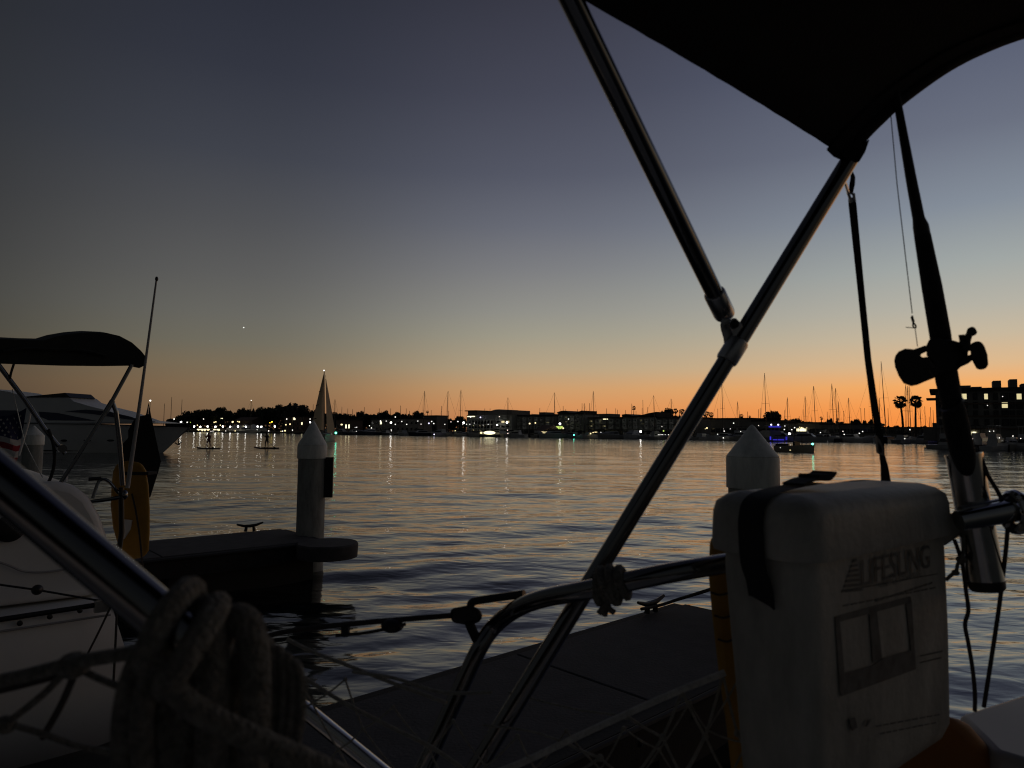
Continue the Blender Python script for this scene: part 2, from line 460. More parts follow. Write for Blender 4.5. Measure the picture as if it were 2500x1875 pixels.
# ---------- trees
def crown_mesh(name, seed, nface, lobes, size, flat=1.0):
    g = random.Random(seed); vs, fs = [], []
    L = []
    for i in range(lobes):
        a = g.uniform(0, 6.28); u = g.uniform(-0.5, 0.75); rr = math.sqrt(g.random()) * 0.62
        L.append((Vector((math.cos(a) * rr, math.sin(a) * rr, u * 0.8)), g.uniform(0.3, 0.5)))
    L.append((Vector((0, 0, 0)), 0.55))
    for i in range(nface):
        c, rad = g.choice(L)
        d = Vector((g.gauss(0, 1), g.gauss(0, 1), g.gauss(0, 1))).normalized()
        p = c + d * rad * (g.random() ** 0.4)
        nrm = (d + Vector((g.gauss(0, .6), g.gauss(0, .6), g.gauss(0, .6)))).normalized()
        x, y = frame_of(nrm); a = g.uniform(0, 6.28)
        x, y = x * math.cos(a) + y * math.sin(a), y * math.cos(a) - x * math.sin(a)
        s_ = size * g.uniform(0.6, 1.3); w = s_ * g.uniform(0.45, 0.8)
        o = len(vs)
        vs += [p - x * s_, p - y * w + nrm * s_ * .15, p + x * s_, p + y * w + nrm * s_ * .15]
        fs.append((o, o + 1, o + 2, o + 3))
    me = bpy.data.meshes.new(name); me.from_pydata(vs, [], fs)
    return me
CROWNS = []
for i in range(6):
    me = crown_mesh('crown', 20 + i, 1900, 9 + i, 0.125); me.materials.append(LEAF[i % 3]); CROWNS.append(me)
def trunk_mesh():
    mb = MB()
    mb.tube(bez([(0, 0, 0), (0.02, 0, 0.3), (-0.02, 0.01, 0.62), (0, 0, 0.9)], 4), [0.07, .066, .062, .06, .055, .052, .05, .046, .042, .038, .034, .03, .02], 7)
    for a in (0.4, 2.3, 4.4):
        mb.tube([(0, 0, 0.45), (math.cos(a) * .12, math.sin(a) * .12, .62), (math.cos(a) * .3, math.sin(a) * .3, .85)], [.035, .025, .012], 6)
    o = mb.build('trunk', BARK); me = o.data; bpy.data.objects.remove(o); return me
TRUNK = trunk_mesh()
def tree(px, ytop, wpx, kD, label, hpx=None, gz=1.3, name='broadleaf_tree', D=None, variant=None):
    D = D or D0(px) * kD
    b = S(px, D, gz); ztop = Z(px, ytop, D); w = wpx * D / FPX / 2
    H = ztop - gz
    ch = (hpx * D / FPX / 2) if hpx else max(min(H * 0.42, w * 0.95), H * 0.3)
    t = thing(name, label, 'tree', b, 'trees on the far shore')
    for nm, me, sc_, lz in (('trunk', TRUNK, (H * .75, H * .75, H - ch * .9), 0), ('crown', CROWNS[(variant if variant is not None else rng.randrange(6))], (w * 1.2, w * 1.2, ch * 1.2), H - ch)):
        o = bpy.data.objects.new(nm, me); COL.objects.link(o); o.parent = t
        o.scale = sc_; o.location = (0, 0, lz); o.rotation_euler = (0, 0, rng.uniform(0, 6.28))
    return t
TREES = [  # px, y of top, width, depth factor
    (424, 1022, 34, 1.45), (446, 1012, 36, 1.4), (470, 1006, 44, 1.42), (492, 1001, 44, 1.38), (511, 997, 42, 1.4), (537, 991, 23, 1.36), (524, 1010, 32, 1.3),
    (560, 1000, 22, 1.36), (576, 1007, 20, 1.4), (588, 997, 18, 1.38), (604, 1002, 26, 1.36), (618, 998, 12, 1.42), (633, 1000, 30, 1.38),
    (653, 991, 48, 1.36), (676, 988, 18, 1.42), (692, 990, 32, 1.38), (723, 987, 52, 1.36), (705, 1005, 38, 1.3), (745, 1006, 30, 1.4), (763, 999, 20, 1.38), (780, 1008, 30, 1.42), (806, 1008, 34, 1.4),
    (826, 1007, 44, 1.4), (851, 1014, 34, 1.44), (878, 1005, 18, 1.4), (892, 1009, 48, 1.38), (915, 1011, 30, 1.42), (934, 1002, 26, 1.36), (952, 1011, 26, 1.4), (970, 1005, 24, 1.37),
    (990, 1011, 34, 1.4), (1020, 1005, 26, 1.37), (1050, 1017, 34, 1.42), (1078, 1021, 26, 1.4), (1102, 1023, 26, 1.42), (1124, 1018, 26, 1.38),
    (1120, 1044, 34, 1.12), (1222, 1047, 34, 1.12),
    (1612, 1003, 18, 1.3), (1628, 997, 34, 1.28), (1645, 1012, 26, 1.32), (1600, 1010, 24, 1.33),
    (1883, 1007, 46, 1.22), (1919, 1023, 16, 1.3), (1945, 1024, 30, 1.28), (1974, 1029, 50, 1.3), (2027, 1021, 16, 1.3), (2051, 1027, 18, 1.32),
    (2083, 1024, 13, 1.3), (2096, 1023, 20, 1.32), (2113, 1028, 11, 1.3), (2127, 1024, 16, 1.3), (2149, 1033, 20, 1.35), (2190, 1040, 16, 1.4), (2256, 1040, 14, 1.4)]
def tree_place(px):
    for lim, w in ((605, 'in the grove behind the row of white lamps'), (760, 'in the grove left of the sailing yacht'), (1000, 'in the low tree line right of the sailing yacht'),
                   (1240, 'by the balconied apartment block'), (1700, 'beside the far end of the long apartment roofs'), (1905, 'right of the crossed steel tubes'), (2090, 'between the blue lit boat and the strap'), (2400, 'near the strap and twin palms')):
        if px < lim: return w
cnt = {}
for t_ in TREES: cnt.setdefault(tree_place(t_[0]), []).append(t_[0])
for k_ in cnt: cnt[k_].sort()
for (px, yt, w, k) in TREES:
    pl = tree_place(px); i = cnt[pl].index(px)
    kind = 'big dome shaped tree' if px == 1883 else 'low dark shrub' if k < 1.2 else 'broad dark tree' if w > 38 else 'small dark tree' if w < 20 else 'dark tree'
    tree(px, yt, w, k, '%s %s, %s' % (kind, pl, ordw(i, len(cnt[pl]))))

def belt(name, pts, kD, label):               # continuous shrubbery at the foot of the trees
    g = random.Random(len(pts)); vs, fs = [], []
    for (a, ya), (b, yb) in zip(pts[:-1], pts[1:]):
        k = int((b - a) * 22)
        for i in range(k):
            u = g.random(); px = a + (b - a) * u; D = D0(px) * kD * g.uniform(.985, 1.015)
            yt = ya + (yb - ya) * u + 2.2 * math.sin(px * .37) + 1.6 * math.sin(px * .9)
            zt = Z(px, yt, D); p = S(px, D, 1.3 + (zt - 1.3) * g.random() ** .7)
            s_ = D * .0016 * g.uniform(.7, 1.4); nr = Vector((g.gauss(0, 1), g.gauss(0, 1), g.gauss(0, 1))).normalized(); x, y = frame_of(nr)
            o = len(vs); vs += [p - x * s_, p - y * s_ * .7, p + x * s_, p + y * s_ * .7]; fs.append((o, o + 1, o + 2, o + 3))
    me = bpy.data.meshes.new(name); me.from_pydata(vs, [], fs); me.materials.append(LEAF[1])
    o = bpy.data.objects.new(name, me); COL.objects.link(o); o['kind'] = 'stuff'; o['label'] = label; o['category'] = 'shrubs'
belt('shrubbery', [(405, 1032), (440, 1020), (500, 1010), (600, 1010), (740, 1012), (800, 1014), (830, 1013), (850, 1019), (880, 1012), (940, 1014), (1020, 1014), (1060, 1024), (1138, 1026)], 1.46, 'dark continuous shrubbery under the trees of the far left shore')
belt('shrubbery', [(1590, 1016), (1660, 1016), (1740, 1024), (1830, 1024), (1905, 1030), (1960, 1034), (2000, 1034), (2060, 1036), (2140, 1042), (2200, 1045), (2290, 1047)], 1.42, 'dark low shrubbery along the far right shore below the masts')

def frond_mesh():
    mb = MB(); vs = [Vector((0, 0, 0))]
    pts = []
    for i in range(19):
        a = R(-85 + 170 * i / 18); rr = 1.0 if i % 2 == 0 else 0.72
        pts.append(Vector((0.55 + 0.75 * rr * math.cos(a) * 0.75, 0.62 * rr * math.sin(a), -0.22 * (rr * math.cos(a)) ** 2)))
    c = Vector((0.5, 0, 0.03)); fs = []
    mb.add([c] + pts, [(0, i, i + 1) for i in range(1, 19)])
    mb.tube([(0, 0, 0), (0.3, 0, 0.06), (0.55, 0, 0.02)], [.03, .025, .02], 5)
    o = mb.build('frond', LEAF[0]); me = o.data; bpy.data.objects.remove(o); return me
FROND = frond_mesh()
def palm(px, ytop, rpx, D, lean, label, nf=22, gz=1.3):
    b = S(px, D, gz); zc = Z(px, ytop + rpx, D); rad = rpx * D / FPX
    t = thing('fan_palm', label, 'palm tree', b, 'palms on the far shore')
    H = zc - gz; mb = MB(); r0 = max(0.2, rad * .13)
    mb.tube(bez([b, b + Vector((lean * .15, 0, H * .4)), b + Vector((lean * .5, 0, H * .75)), b + Vector((lean, 0, H))], 5), [r0 * (1.15 - .35 * i / 15) for i in range(16)], 8)
    mb.build('trunk', BARK, t)
    for i in range(nf):
        o = bpy.data.objects.new('frond', FROND); COL.objects.link(o); o.parent = t
        o.location = (lean, 0, H); sc_ = rad / 1.15 * rng.uniform(.85, 1.1); o.scale = (sc_,) * 3
        el = R(75 - 150 * (i / nf) + rng.uniform(-10, 10))
        o.rotation_euler = (rng.choice((-1, 1)) * rng.uniform(.1, .9), -el, i * 2.4 + rng.uniform(-.3, .3))
    return t
palm(2206, 961, 19, 215, -0.9, 'left of the twin fan palms against the orange sky', 26)
palm(2236, 962, 18, 213, 0.3, 'right of the twin fan palms against the orange sky', 26)
palm(1547, 989, 6.5, D0(1547) * 1.5, 0.2, 'round headed palm rising behind the apartment roofs', 14)
palm(1650, 996, 8, D0(1650) * 1.3, 0, 'oval headed palm just left of the steel tube', 16)
palm(1665, 997, 8, D0(1665) * 1.3, 0, 'palm half hidden behind the crossing steel tube', 16)
palm(1724, 1002, 9, D0(1724) * 1.3, 0, 'ragged palm just right of the steel tube', 16)
palm(1735, 1004, 8, D0(1735) * 1.3, 0.3, 'smaller ragged palm right of the steel tube', 14)
palm(1811, 1009, 7, D0(1811) * 1.35, -.2, 'small bushy palm behind the right piling cone', 14)
palm(1831, 1013, 4, D0(1831) * 1.35, 0, 'tiny palm left of the dome shaped tree', 12)
palm(2006, 1016, 5, D0(2006) * 1.35, 0, 'small round palm among the masts right of the dome tree', 12)
palm(2046, 1019, 4.5, D0(2046) * 1.35, 0, 'tiny palm before the close pair of masts', 12)
palm(1043, 1001, 4.5, D0(1043) * 1.5, 0, 'tiny round headed palm left of the balconied block', 12)

# ---------- lamps
LAMPME = {}
def globe(px, py, D, spx, mt, parent, name='lamp', flat=1.0):
    r_ = spx * (.82 if spx < 5 else .92) * D / FPX / 2
    o = MB().ell(P(px, py, D), (r_, r_, r_ * flat), n=10, m=7).build(name, mt, parent)
    return o
def street_lamp(px, py, D, spx, mt, label, gz=1.3, h_under=None, group=None):
    c = P(px, py, D); b = Vector((c.x, c.y, gz)); r_ = spx * D / FPX / 2
    t = thing('street_lamp', label, 'street lamp', b, group)
    MB().tube([b, Vector((c.x, c.y, c.z - r_ * .8))], [.14, .09], 7).build('pole', DARKMETAL, t)
    MB().lathe((c.x, c.y, c.z + r_ * .75), (0, 0, 1), [(0, r_ * .8), (.12, r_ * .85), (.3, r_ * .1)], 10).build('cap', DARKMETAL, t)
    globe(px, py, D, spx, mt, t)
    return t
row = [474, 489, 507, 526, 544, 562, 581, 600, 629, 638, 671]
for i, px in enumerate(row):
    street_lamp(px, 1041.3 + (i % 2) * .6, D0(px) * 1.1, 4.6, LWB, 'bright white promenade lamp on far left shore, %s in its row' % ordw(i, len(row)), .55, group='bright promenade lamps')
for px, py, s_, mt, lb in (
    (425, 1023, 4.5, LW, 'white lamp highest on the left above the yacht bow'), (442, 1030, 5.5, LWB, 'large white lamp above the yacht bow tip'),
    (457, 1031, 4, LW, 'small white lamp right of the large lamp above the yacht bow'), (568, 1030, 6, LY, 'round yellow lamp over the white marquee'),
    (757, 1031, 5, LWB, 'white lamp touching the left edge of the big sail'), (954.5, 1032, 6, LWB, 'brightest white lamp right of the sailing yacht, on a pale pole'),
    (1132, 1032, 6, LWB, 'bright white lamp at the left corner of the balconied block'), (1118, 1029, 4.5, LW, 'white lamp left of the balconied block, beside the brighter one'),
    (1238, 1032, 6.5, LWB, 'bright white lamp at the right corner of the balconied block'), (1367, 1034.5, 6, LWB, 'white lamp above the green lit awning'),
    (1293, 1034, 5.5, LY, 'larger of two warm lamps before the long apartment block'), (1307, 1032.5, 5, LY, 'smaller of two warm lamps before the long apartment block'),
    (1555, 1053.5, 6.5, LWB, 'left one of two close bright lamps near the steel tube'), (1564, 1053.5, 6, LWB, 'right one of two close bright lamps near the steel tube'),
    (1791, 1033, 4, LW, 'white lamp left of the right piling cone, high'), (1927, 1059, 7.5, LWB, 'largest white lamp right of the blue lit boat'),
    (1933, 1049, 4, LW, 'white lamp just above the largest one right of the blue boat'), (1940, 1044, 4, LW, 'upper white lamp right of the blue lit boat'),
    (2145, 1042, 4, LW, 'white lamp right of the hanging strap'), (2222, 1049, 4.5, LW, 'white lamp below the twin palms')):
    street_lamp(px, py, D0(px) * 1.11, s_ * .85, mt, lb)

# ---------- buildings
def wall_block(name, label, px0, px1, ytop, kD, mt, roof_mt=None, depth=14, gz=1.3, D=None, cat='building', par=.5):
    d0, d1 = D if D else (D0(px0) * kD, D0(px1) * kD)
    p0, p1 = S(px0, d0, gz), S(px1, d1, gz)
    e, n, L = frame2(p0, p1)
    H = Z((px0 + px1) / 2, ytop, (d0 + d1) / 2) - gz
    t = thing(name, label, cat, p0)
    MB().box(p0, e, n, 0, L, 0, depth, 0, H).build('wall', mt, t)
    if roof_mt:
        MB().box(p0, e, n, -.4, L + .4, -.4, depth + .4, H + .003, H + par).build('roof', roof_mt, t)
    t_info[t.name] = (p0, e, n, L, H)
    return t
t_info = {}
def windows(t, cols, rows, z0, dz, w, h, lit=(), frame=None, s0=0.0, s1=1.0, litm=None, sill=False):
    p0, e, n, L, H = t_info[t.name]
    for r_ in range(rows):
        for c in range(cols):
            s_ = L * (s0 + (s1 - s0) * (c + .5) / cols); z = z0 + dz * r_
            mt = (litm or LYD) if (c, r_) in lit else PANE
            f = MB().box(p0, e, n, s_ - w / 2 - .12, s_ + w / 2 + .12, -.14, .02, z - .12, z + h + .12)
            f = f.build('window', frame or STUCCO[3], t)
            MB().box(p0, e, n, s_ - w / 2, s_ + w / 2, -.17, -.1, z, z + h).build('pane', mt, f)
def bay(t, s_, z, w, h, mt, lit=None, dp=1.6):
    """open balcony bay: pale side piers, floor, parapet and a dark door behind"""
    p0, e, n, L, H = t_info[t.name]
    b = MB()
    b.box(p0, e, n, s_ - w / 2, s_ - w / 2 + .45, -dp, 0, z, z + h)
    b.box(p0, e, n, s_ + w / 2 - .45, s_ + w / 2, -dp, 0, z, z + h)
    b.box(p0, e, n, s_ - w / 2 + .45, s_ + w / 2 - .45, -dp, 0, z + h - .35, z + h)
    b.box(p0, e, n, s_ - w / 2 + .45, s_ + w / 2 - .45, -dp + .02, -dp + .2, z, z + 1.0)
    o = b.build('balcony', mt, t)
    MB().box(p0, e, n, s_ - w / 2 + .6, s_ + w / 2 - .6, -.12, .02, z + .05, z + h - .5).build('pane', lit or PANE, o)
# white balconied apartment block
B1 = wall_block('balconied_apartment_block', 'apartment block with white lit balcony frames and stepped roof on the far shore', 1139, 1250, 1013, 1.2, STUCCO[0], None, 16)
p0, e, n, L, H = t_info[B1.name]
fl = H / 4.15
MB().box(p0, e, n, .3, L * .22, .5, 12, H + .003, H + 2.0).build('penthouse', STUCCO[3], B1)
MB().box(p0, e, n, -.6, L * .24, -1.0, 15, H + 2.004, H + 2.5).build('roof', ROOF, B1, label='flat dark roof slab at the left end')
MB().prism([p0 + e * (L * a) + n * -1 + Vector((0, 0, H + b)) for a, b in ((.50, .003), (.50, 1.2), (.56, 1.9), (.66, 2.6), (.75, 2.7), (.84, 2.3), (1.02, 2.2), (1.02, .003))], n * 14).build('roof', STUCCO[3], B1, label='curved raised roof at the right end')
MB().box(p0, e, n, .4, 6, -.05, .01, H - .9, H - .45).build('lamp', LYB, B1)
for f_ in range(3):
    z = fl * (f_ + .15); mtb = STUCCO[2]
    a0, a1 = .12, .60
    MB().box(p0, e, n, L * a0, L * a1, -2.6, .02, z + fl - .42, z + fl - .12).build('balcony_slab', mtb, B1)
    for c in range(8):
        s_ = L * (a0 + (a1 - a0) * c / 7)
        MB().box(p0, e, n, s_ - .22, s_ + .22, -2.6, -2.2, z - .1, z + fl - .43).build('pillar', mtb, B1)
        if c < 7:
            w_ = L * (a1 - a0) / 7
            q = MB().box(p0, e, n, s_ + .5, s_ + w_ - .5, -.1, .02, z, z + fl - .7).build('window', PANE, B1)
    MB().box(p0, e, n, L * a0, L * a1, -2.58, -2.5, z, z + .9).build('railing', PANE, B1)
    for c in range(3):
        s_ = L * (.68 + .1 * c)
        MB().box(p0, e, n, s_, s_ + 1.9, -.12, .02, z + .5, z + fl - .8).build('window', LYD if (f_ == 2 and c) else PANE, B1)
for px, py, s_, mt in ((1149, 1018.5, 4, LW), (1173, 1019, 4.5, LV), (1180, 1038, 3, LW), (1192, 1036, 3.4, LW), (1214, 1037.5, 4.5, LWB), (1147, 1036, 3.4, LW), (1158, 1033, 2.4, LW), (1219, 1017, 3, LW), (1130, 1036.5, 3.2, LW)):
    globe(px, py, (p0 + e * ((px - 1139) / 111 * L) - EYE).dot(FWD) - 3.4, s_ * .8, mt, B1)
for fz in (.12, fl + .12):
    for k_ in range(3):
        MB().ell(p0 + e * (L * (.2 + .15 * k_)) - n * 1.4 + Vector((0, 0, fz + fl - .75)), (.16, .16, .1), n=8, m=5).build('lamp', LY, B1)

# long apartment block with bays
def apartments(name, label, px0, px1, ytop, kD, cols, rows, mt, lit=(), skip=()):
    t = wall_block(name, label, px0, px1, ytop, kD, mt, ROOF, 14)
    p0, e, n, L, H = t_info[t.name]; fl = (H - .6) / rows
    for r_ in range(rows):
        for c in range(cols):
            s_ = L * (c + .5) / cols; w = L / cols * .62
            if (c, r_) in skip: continue
            if r_ > 0: bay(t, s_, fl * r_ + .3, w, fl * .86, STUCCO[0] if c % 2 else STUCCO[2], LYD if (c, r_) in lit else None)
            else: MB().box(p0, e, n, s_ - w / 2, s_ + w / 2, -.15, .02, .4, fl * .85).build('window', PANE, t)
    return t
A1 = apartments('long_apartment_block', 'long three storey apartment block with wavy roof right of the balconied block', 1251, 1364, 1016, 1.22, 8, 4, STUCCO[3], lit=((6, 2),))
p0, e, n, L, H = t_info[A1.name]
wv = []
for i in range(25):
    a = i / 24; wv.append((a, .3 + .26 * math.sin(a * 16) * (1 - .5 * a)))
MB().prism([p0 + e * (L * a) + n * -.6 + Vector((0, 0, H + .5 + b)) for a, b in wv] + [p0 + e * L + n * -.6 + Vector((0, 0, H + .503)), p0 + n * -.6 + Vector((0, 0, H + .503))], n * 3).build('parapet', STUCCO[3], A1)
MB().box(p0, e, n, L * .56, L * .69, 1, 8, H + .51, H + 1.9).build('roof_hut', STUCCO[3], A1)
A2 = apartments('apartment_tower_wing', 'taller apartment wing with arched roof and flared corner', 1365, 1423, 1012, 1.2, 4, 4, STUCCO[0], lit=((1, 3), (1, 2)))
p0, e, n, L, H = t_info[A2.name]
MB().prism([p0 + e * (L * a) + n * -1.4 + Vector((0, 0, H + .505 + b)) for a, b in ((-.02, 0), (-.02, .55), (.12, 1.1), (.26, 1.3), (.4, 1.0), (.52, .3), (.62, .1), (.78, .15), (.9, .8), (1.03, 1.2), (1.03, 0))], n * 12).build('arched_roof', ROOF, A2)
globe(1388, 1023, D0(1388) * 1.19 - 2, 3.4, LWD, A2)
A3 = apartments('lower_apartment_block', 'low flat roofed apartment block with a few lit windows', 1424, 1521, 1021, 1.22, 6, 3, STUCCO[3], lit=((1, 2), (1, 1), (3, 1)))
p0, e, n, L, H = t_info[A3.name]
MB().box(p0, e, n, L * .40, L * .66, 0.5, 9, H + .505, H + 2.0).build('roof_hut', STUCCO[3], A3)
MB().box(p0, e, n, L * .52, L * .63, -.3, -.02, H - .9, H - .25).build('lit_sign', LYB, A3)
A4 = apartments('curved_roof_apartment_block', 'apartment block with curved roofs beside the steel tube', 1522, 1604, 1019, 1.2, 6, 3, STUCCO[0], lit=((3, 2),))
p0, e, n, L, H = t_info[A4.name]
MB().prism([p0 + e * (L * a) + n * -1.2 + Vector((0, 0, H + .505 + b)) for a, b in ((0, 0), (0, .75), (.12, 1.0), (.2, .8), (.32, .15), (.45, .05), (.6, .5), (.8, 1.2), (1.02, 1.7), (1.02, 0))], n * 12).build('curved_roof', ROOF, A4)
A5 = apartments('stepped_apartment_block', 'stepped grey apartment block half behind the steel tube', 1605, 1700, 1021, 1.2, 6, 3, STUCCO[3], lit=())
# green lit awning, restaurant, lit boats get built with the boats below
aw = wall_block('green_awning_pavilion', 'small pavilion with a glowing yellow green awning under the white lamp', 1358, 1374, 1045.5, 1.13, STUCCO[3], None, 4)
p0, e, n, L, H = t_info[aw.name]
MB().prism([p0 + e * 0 + n * -1.8 + Vector((0, 0, H - .5)), p0 + e * 0 + Vector((0, 0, H + .9)), p0 + Vector((0, 0, H + .4))], e * L).build('awning', LGY, aw)
globe(1375, 1045.5, D0(1375) * 1.125, 4.4, LY, aw)
rs = wall_block('waterside_restaurant', 'low waterside restaurant strung with a ring of warm lights', 1312, 1350, 1050, 1.09, STUCCO[1], ROOF, 8, gz=.55)
p0, e, n, L, H = t_info[rs.name]
for k_ in range(6):
    MB().box(p0, e, n, L * (k_ + .12) / 6, L * (k_ + .88) / 6, -.1, .02, .2, H * .75).build('window', LYD if 1 < k_ < 5 else PANE, rs)
for k_ in range(9):
    a = k_ / 8
    globe(1323 + 22 * a, 1053.5 - 2.2 * math.sin(a * 3.1), D0(1330) * 1.075, 2.6, LY, rs)
for k_ in range(4): globe(1327 + 4 * k_, 1060.5 + .5 * k_, D0(1330) * 1.07, 3.2, LW, rs)
globe(1308, 1056, D0(1308) * 1.07, 3.4, LW, rs)
MB().prism([p0 + e * (-L * .05) + n * -2.2 + Vector((0, 0, H - .2)), p0 + e * (-L * .05) + n * 4 + Vector((0, 0, H + 2.2)), p0 + e * (-L * .05) + n * 9 + Vector((0, 0, H - .2))], e * (L * .75)).build('pitched_roof', STUCCO[4], rs)

# left shore: marquee, cafe, houses
mq = wall_block('white_marquee', 'white peaked marquee lit by promenade lamps on the left shore', 553, 613, 1046, 1.135, TENT, None, 12)
p0, e, n, L, H = t_info[mq.name]
for k_ in range(3):
    a = L * k_ / 3
    c = p0 + e * (a + L / 6) + n * 5 + Vector((0, 0, H + 3.2))
    q = [p0 + e * a + n * -.3 + Vector((0, 0, H + .003)), p0 + e * (a + L / 3) + n * -.3 + Vector((0, 0, H + .003)), p0 + e * (a + L / 3) + n * 12 + Vector((0, 0, H + .003)), p0 + e * a + n * 12 + Vector((0, 0, H + .003))]
    MB().add(q + [c], [(0, 1, 4), (1, 2, 4), (2, 3, 4), (3, 0, 4), (0, 3, 2, 1)]).build('peak', TENT, mq)
globe(574, 1052, D0(574) * 1.12, 3, LY, mq); globe(594, 1040.5, D0(594) * 1.12, 3, LYD, mq)
cf = wall_block('lakeside_cafe_row', 'glazed cafe row glowing yellow under the left promenade lamps', 458, 546, 1046.5, 1.14, STUCCO[1], ROOF, 9)
p0, e, n, L, H = t_info[cf.name]
for k_, lt in enumerate((0, 0, 0, 1, 1, 1, 1, 0, 1, 1, 0)):
    MB().box(p0, e, n, L * (k_ + .1) / 11, L * (k_ + .9) / 11, -.12, .02, .3, H * .8).build('window', LYB if lt else PANE, cf)
for px, py, s_, mt in ((485, 1049.5, 5, LY), (494, 1050.5, 6, LY), (500, 1050.5, 6, LY), (508, 1049.5, 6, LY), (534, 1050, 6.5, LY), (515, 1053.5, 3.4, LW), (520, 1052.5, 3, LW), (459, 1054, 3.6, LY), (482, 1038, 3.6, LY), (538, 1038, 4, LY), (551, 1052, 3, LW)):
    globe(px, py, D0(px) * 1.095, s_ * .8, mt, cf)
h1 = wall_block('gabled_house', 'brown gabled house among the trees above the marquee', 573, 616, 1027, 1.3, STUCCO[4], None, 10)
p0, e, n, L, H = t_info[h1.name]
MB().prism([p0 - e * .8 + n * -1 + Vector((0, 0, H + .003)), p0 - e * .8 + n * 5 + Vector((0, 0, H + 3)), p0 - e * .8 + n * 11 + Vector((0, 0, H + .003))], e * (L + 1.6)).build('roof', STUCCO[4], h1)
windows(h1, 6, 2, 2.0, 3.4, 1.3, 1.6)
for px, py, s_, mt in ((584, 1030, 4, LY), (580, 1029, 2.5, LY), (540, 1021.5, 2.6, LYB), (543, 1021.5, 2.6, LYB), (523, 1031, 3.5, LY), (527, 1030, 3.5, LY), (497, 1023, 3, LW), (465, 1031, 2.2, LGY)):
    globe(px, py, D0(px) * 1.28, s_, mt, h1)
h2 = wall_block('terraced_house', 'three storey terraced house with warm windows left of the sail', 694, 742, 1019, 1.25, STUCCO[4], ROOF, 10)
windows(h2, 5, 3, 1.2, 3.4, 1.5, 1.7, lit=((2, 2), (4, 1)), litm=LYB)
p0, e, n, L, H = t_info[h2.name]
for k_ in (0.12, .42): MB().box(p0, e, n, L * k_, L * k_ + .7, -.6, -.02, 0, H).build('pillar', STUCCO[1], h2)
for px, py, s_, mt in ((700, 1023, 4, LW), (698, 1037, 4.6, LY), (708, 1035.5, 5, LY), (720, 1023, 5, LYB), (690, 1052.5, 3.6, LW), (696, 1051.5, 5.5, LY), (686, 1053, 3, LY), (714, 1050, 3.6, LW), (757, 1023, 3.4, LW), (632, 1053, 3.4, LW), (628, 1049, 3, LW), (656, 1052, 4, LW), (614, 1053.5, 4, LC), (664, 1030, 4.5, LYY), (659, 1032, 3, LYY)):
    globe(px, py, D0(px) * 1.1, s_ * .85, mt, h2)
h3 = wall_block('dark_cottage', 'dark cottage with one warm lamp just right of the sailing yacht', 820, 856, 1026, 1.2, STUCCO[4], ROOF, 9)
windows(h3, 5, 1, 2.2, 3, 1.3, 2.4, lit=((3, 0), (4, 0)), litm=LYB)
globe(834, 1036.5, D0(834) * 1.14, 6, LY, h3, flat=.7)
h4 = wall_block('low_clubhouse', 'low clubhouse with dim windows below the trees right of the yacht', 905, 1022, 1024, 1.22, STUCCO[3], ROOF, 10)
windows(h4, 11, 2, 1.2, 3.6, 1.6, 1.5, lit=((2, 1),), litm=LYB)
for px, py, s_, mt in ((929, 1028, 4, LW), (943, 1028, 3, LWD), (965, 1018, 3.4, LW), (965, 1036, 3.2, LW), (993, 1036, 3.2, LW), (981, 1029, 3.4, LWD), (1020, 1028, 3.2, LWD), (902, 1039.5, 3.2, LW), (907, 1045, 3.6, LW), (1028, 1035.5, 3, LWD)):
    globe(px, py, D0(px) * 1.2, s_, mt, h4)
h5 = wall_block('flat_roofed_villa', 'flat roofed villa with overhanging roof left of the balconied block', 1032, 1066, 1016, 1.3, STUCCO[3], ROOF, 9)
windows(h5, 4, 2, 2, 3.6, 1.6, 1.6)
for px, py, s_, mt in ((1054, 1029, 3.2, LW), (1047, 1033.5, 3.6, LV), (1059, 1034, 3.4, LW), (1086, 1036, 3, LWD), (1139, 1036, 2.6, LW), (1101, 1030, 2.6, LWD)):
    globe(px, py, D0(px) * 1.12, s_, mt, h5)
# low sheds on the right
for i, (a, b, yt, lb) in enumerate(((1735, 1838, 1023.5, 'long low dark boat shed left of the right piling cone'), (1838, 1912, 1029, 'low dark shed behind the blue lit boat'),
                                    (1908, 2010, 1034, 'long low shed with a warm doorway right of the blue lit boat'), (2005, 2135, 1037, 'long low dark shed left of the hanging strap'), (2130, 2288, 1046, 'low quayside building below the twin palms'))):
    t = wall_block('boat_shed', lb, a, b, yt, 1.2, STUCCO[3], ROOF, 12)
    windows(t, 8, 1, 1.4, 3, 1.8, 1.5, lit=((3, 0), (4, 0)) if i == 2 else (), litm=LYB)
    for px, py, s_, mt in ((1726, 1045, 4.4, LY), (1722, 1047, 3, LYD), (1766, 1047, 2.4, LWD), (1783, 1047, 2.4, LWD), (1852, 1039, 2.4, LWD), (1916, 1040, 3.2, LWD), (1915, 1048.5, 3.4, LW), (1952, 1043, 3.4, LY), (1957, 1045.5, 5.5, LY), (1961, 1046, 4, LY), (1969, 1044.5, 4, LY), (2280, 1050, 3, LW)):
        if a - 14 <= px < b - 10 or (px == 2280 and i == 4): globe(px, py, D0(px) * 1.185, s_, mt, t)

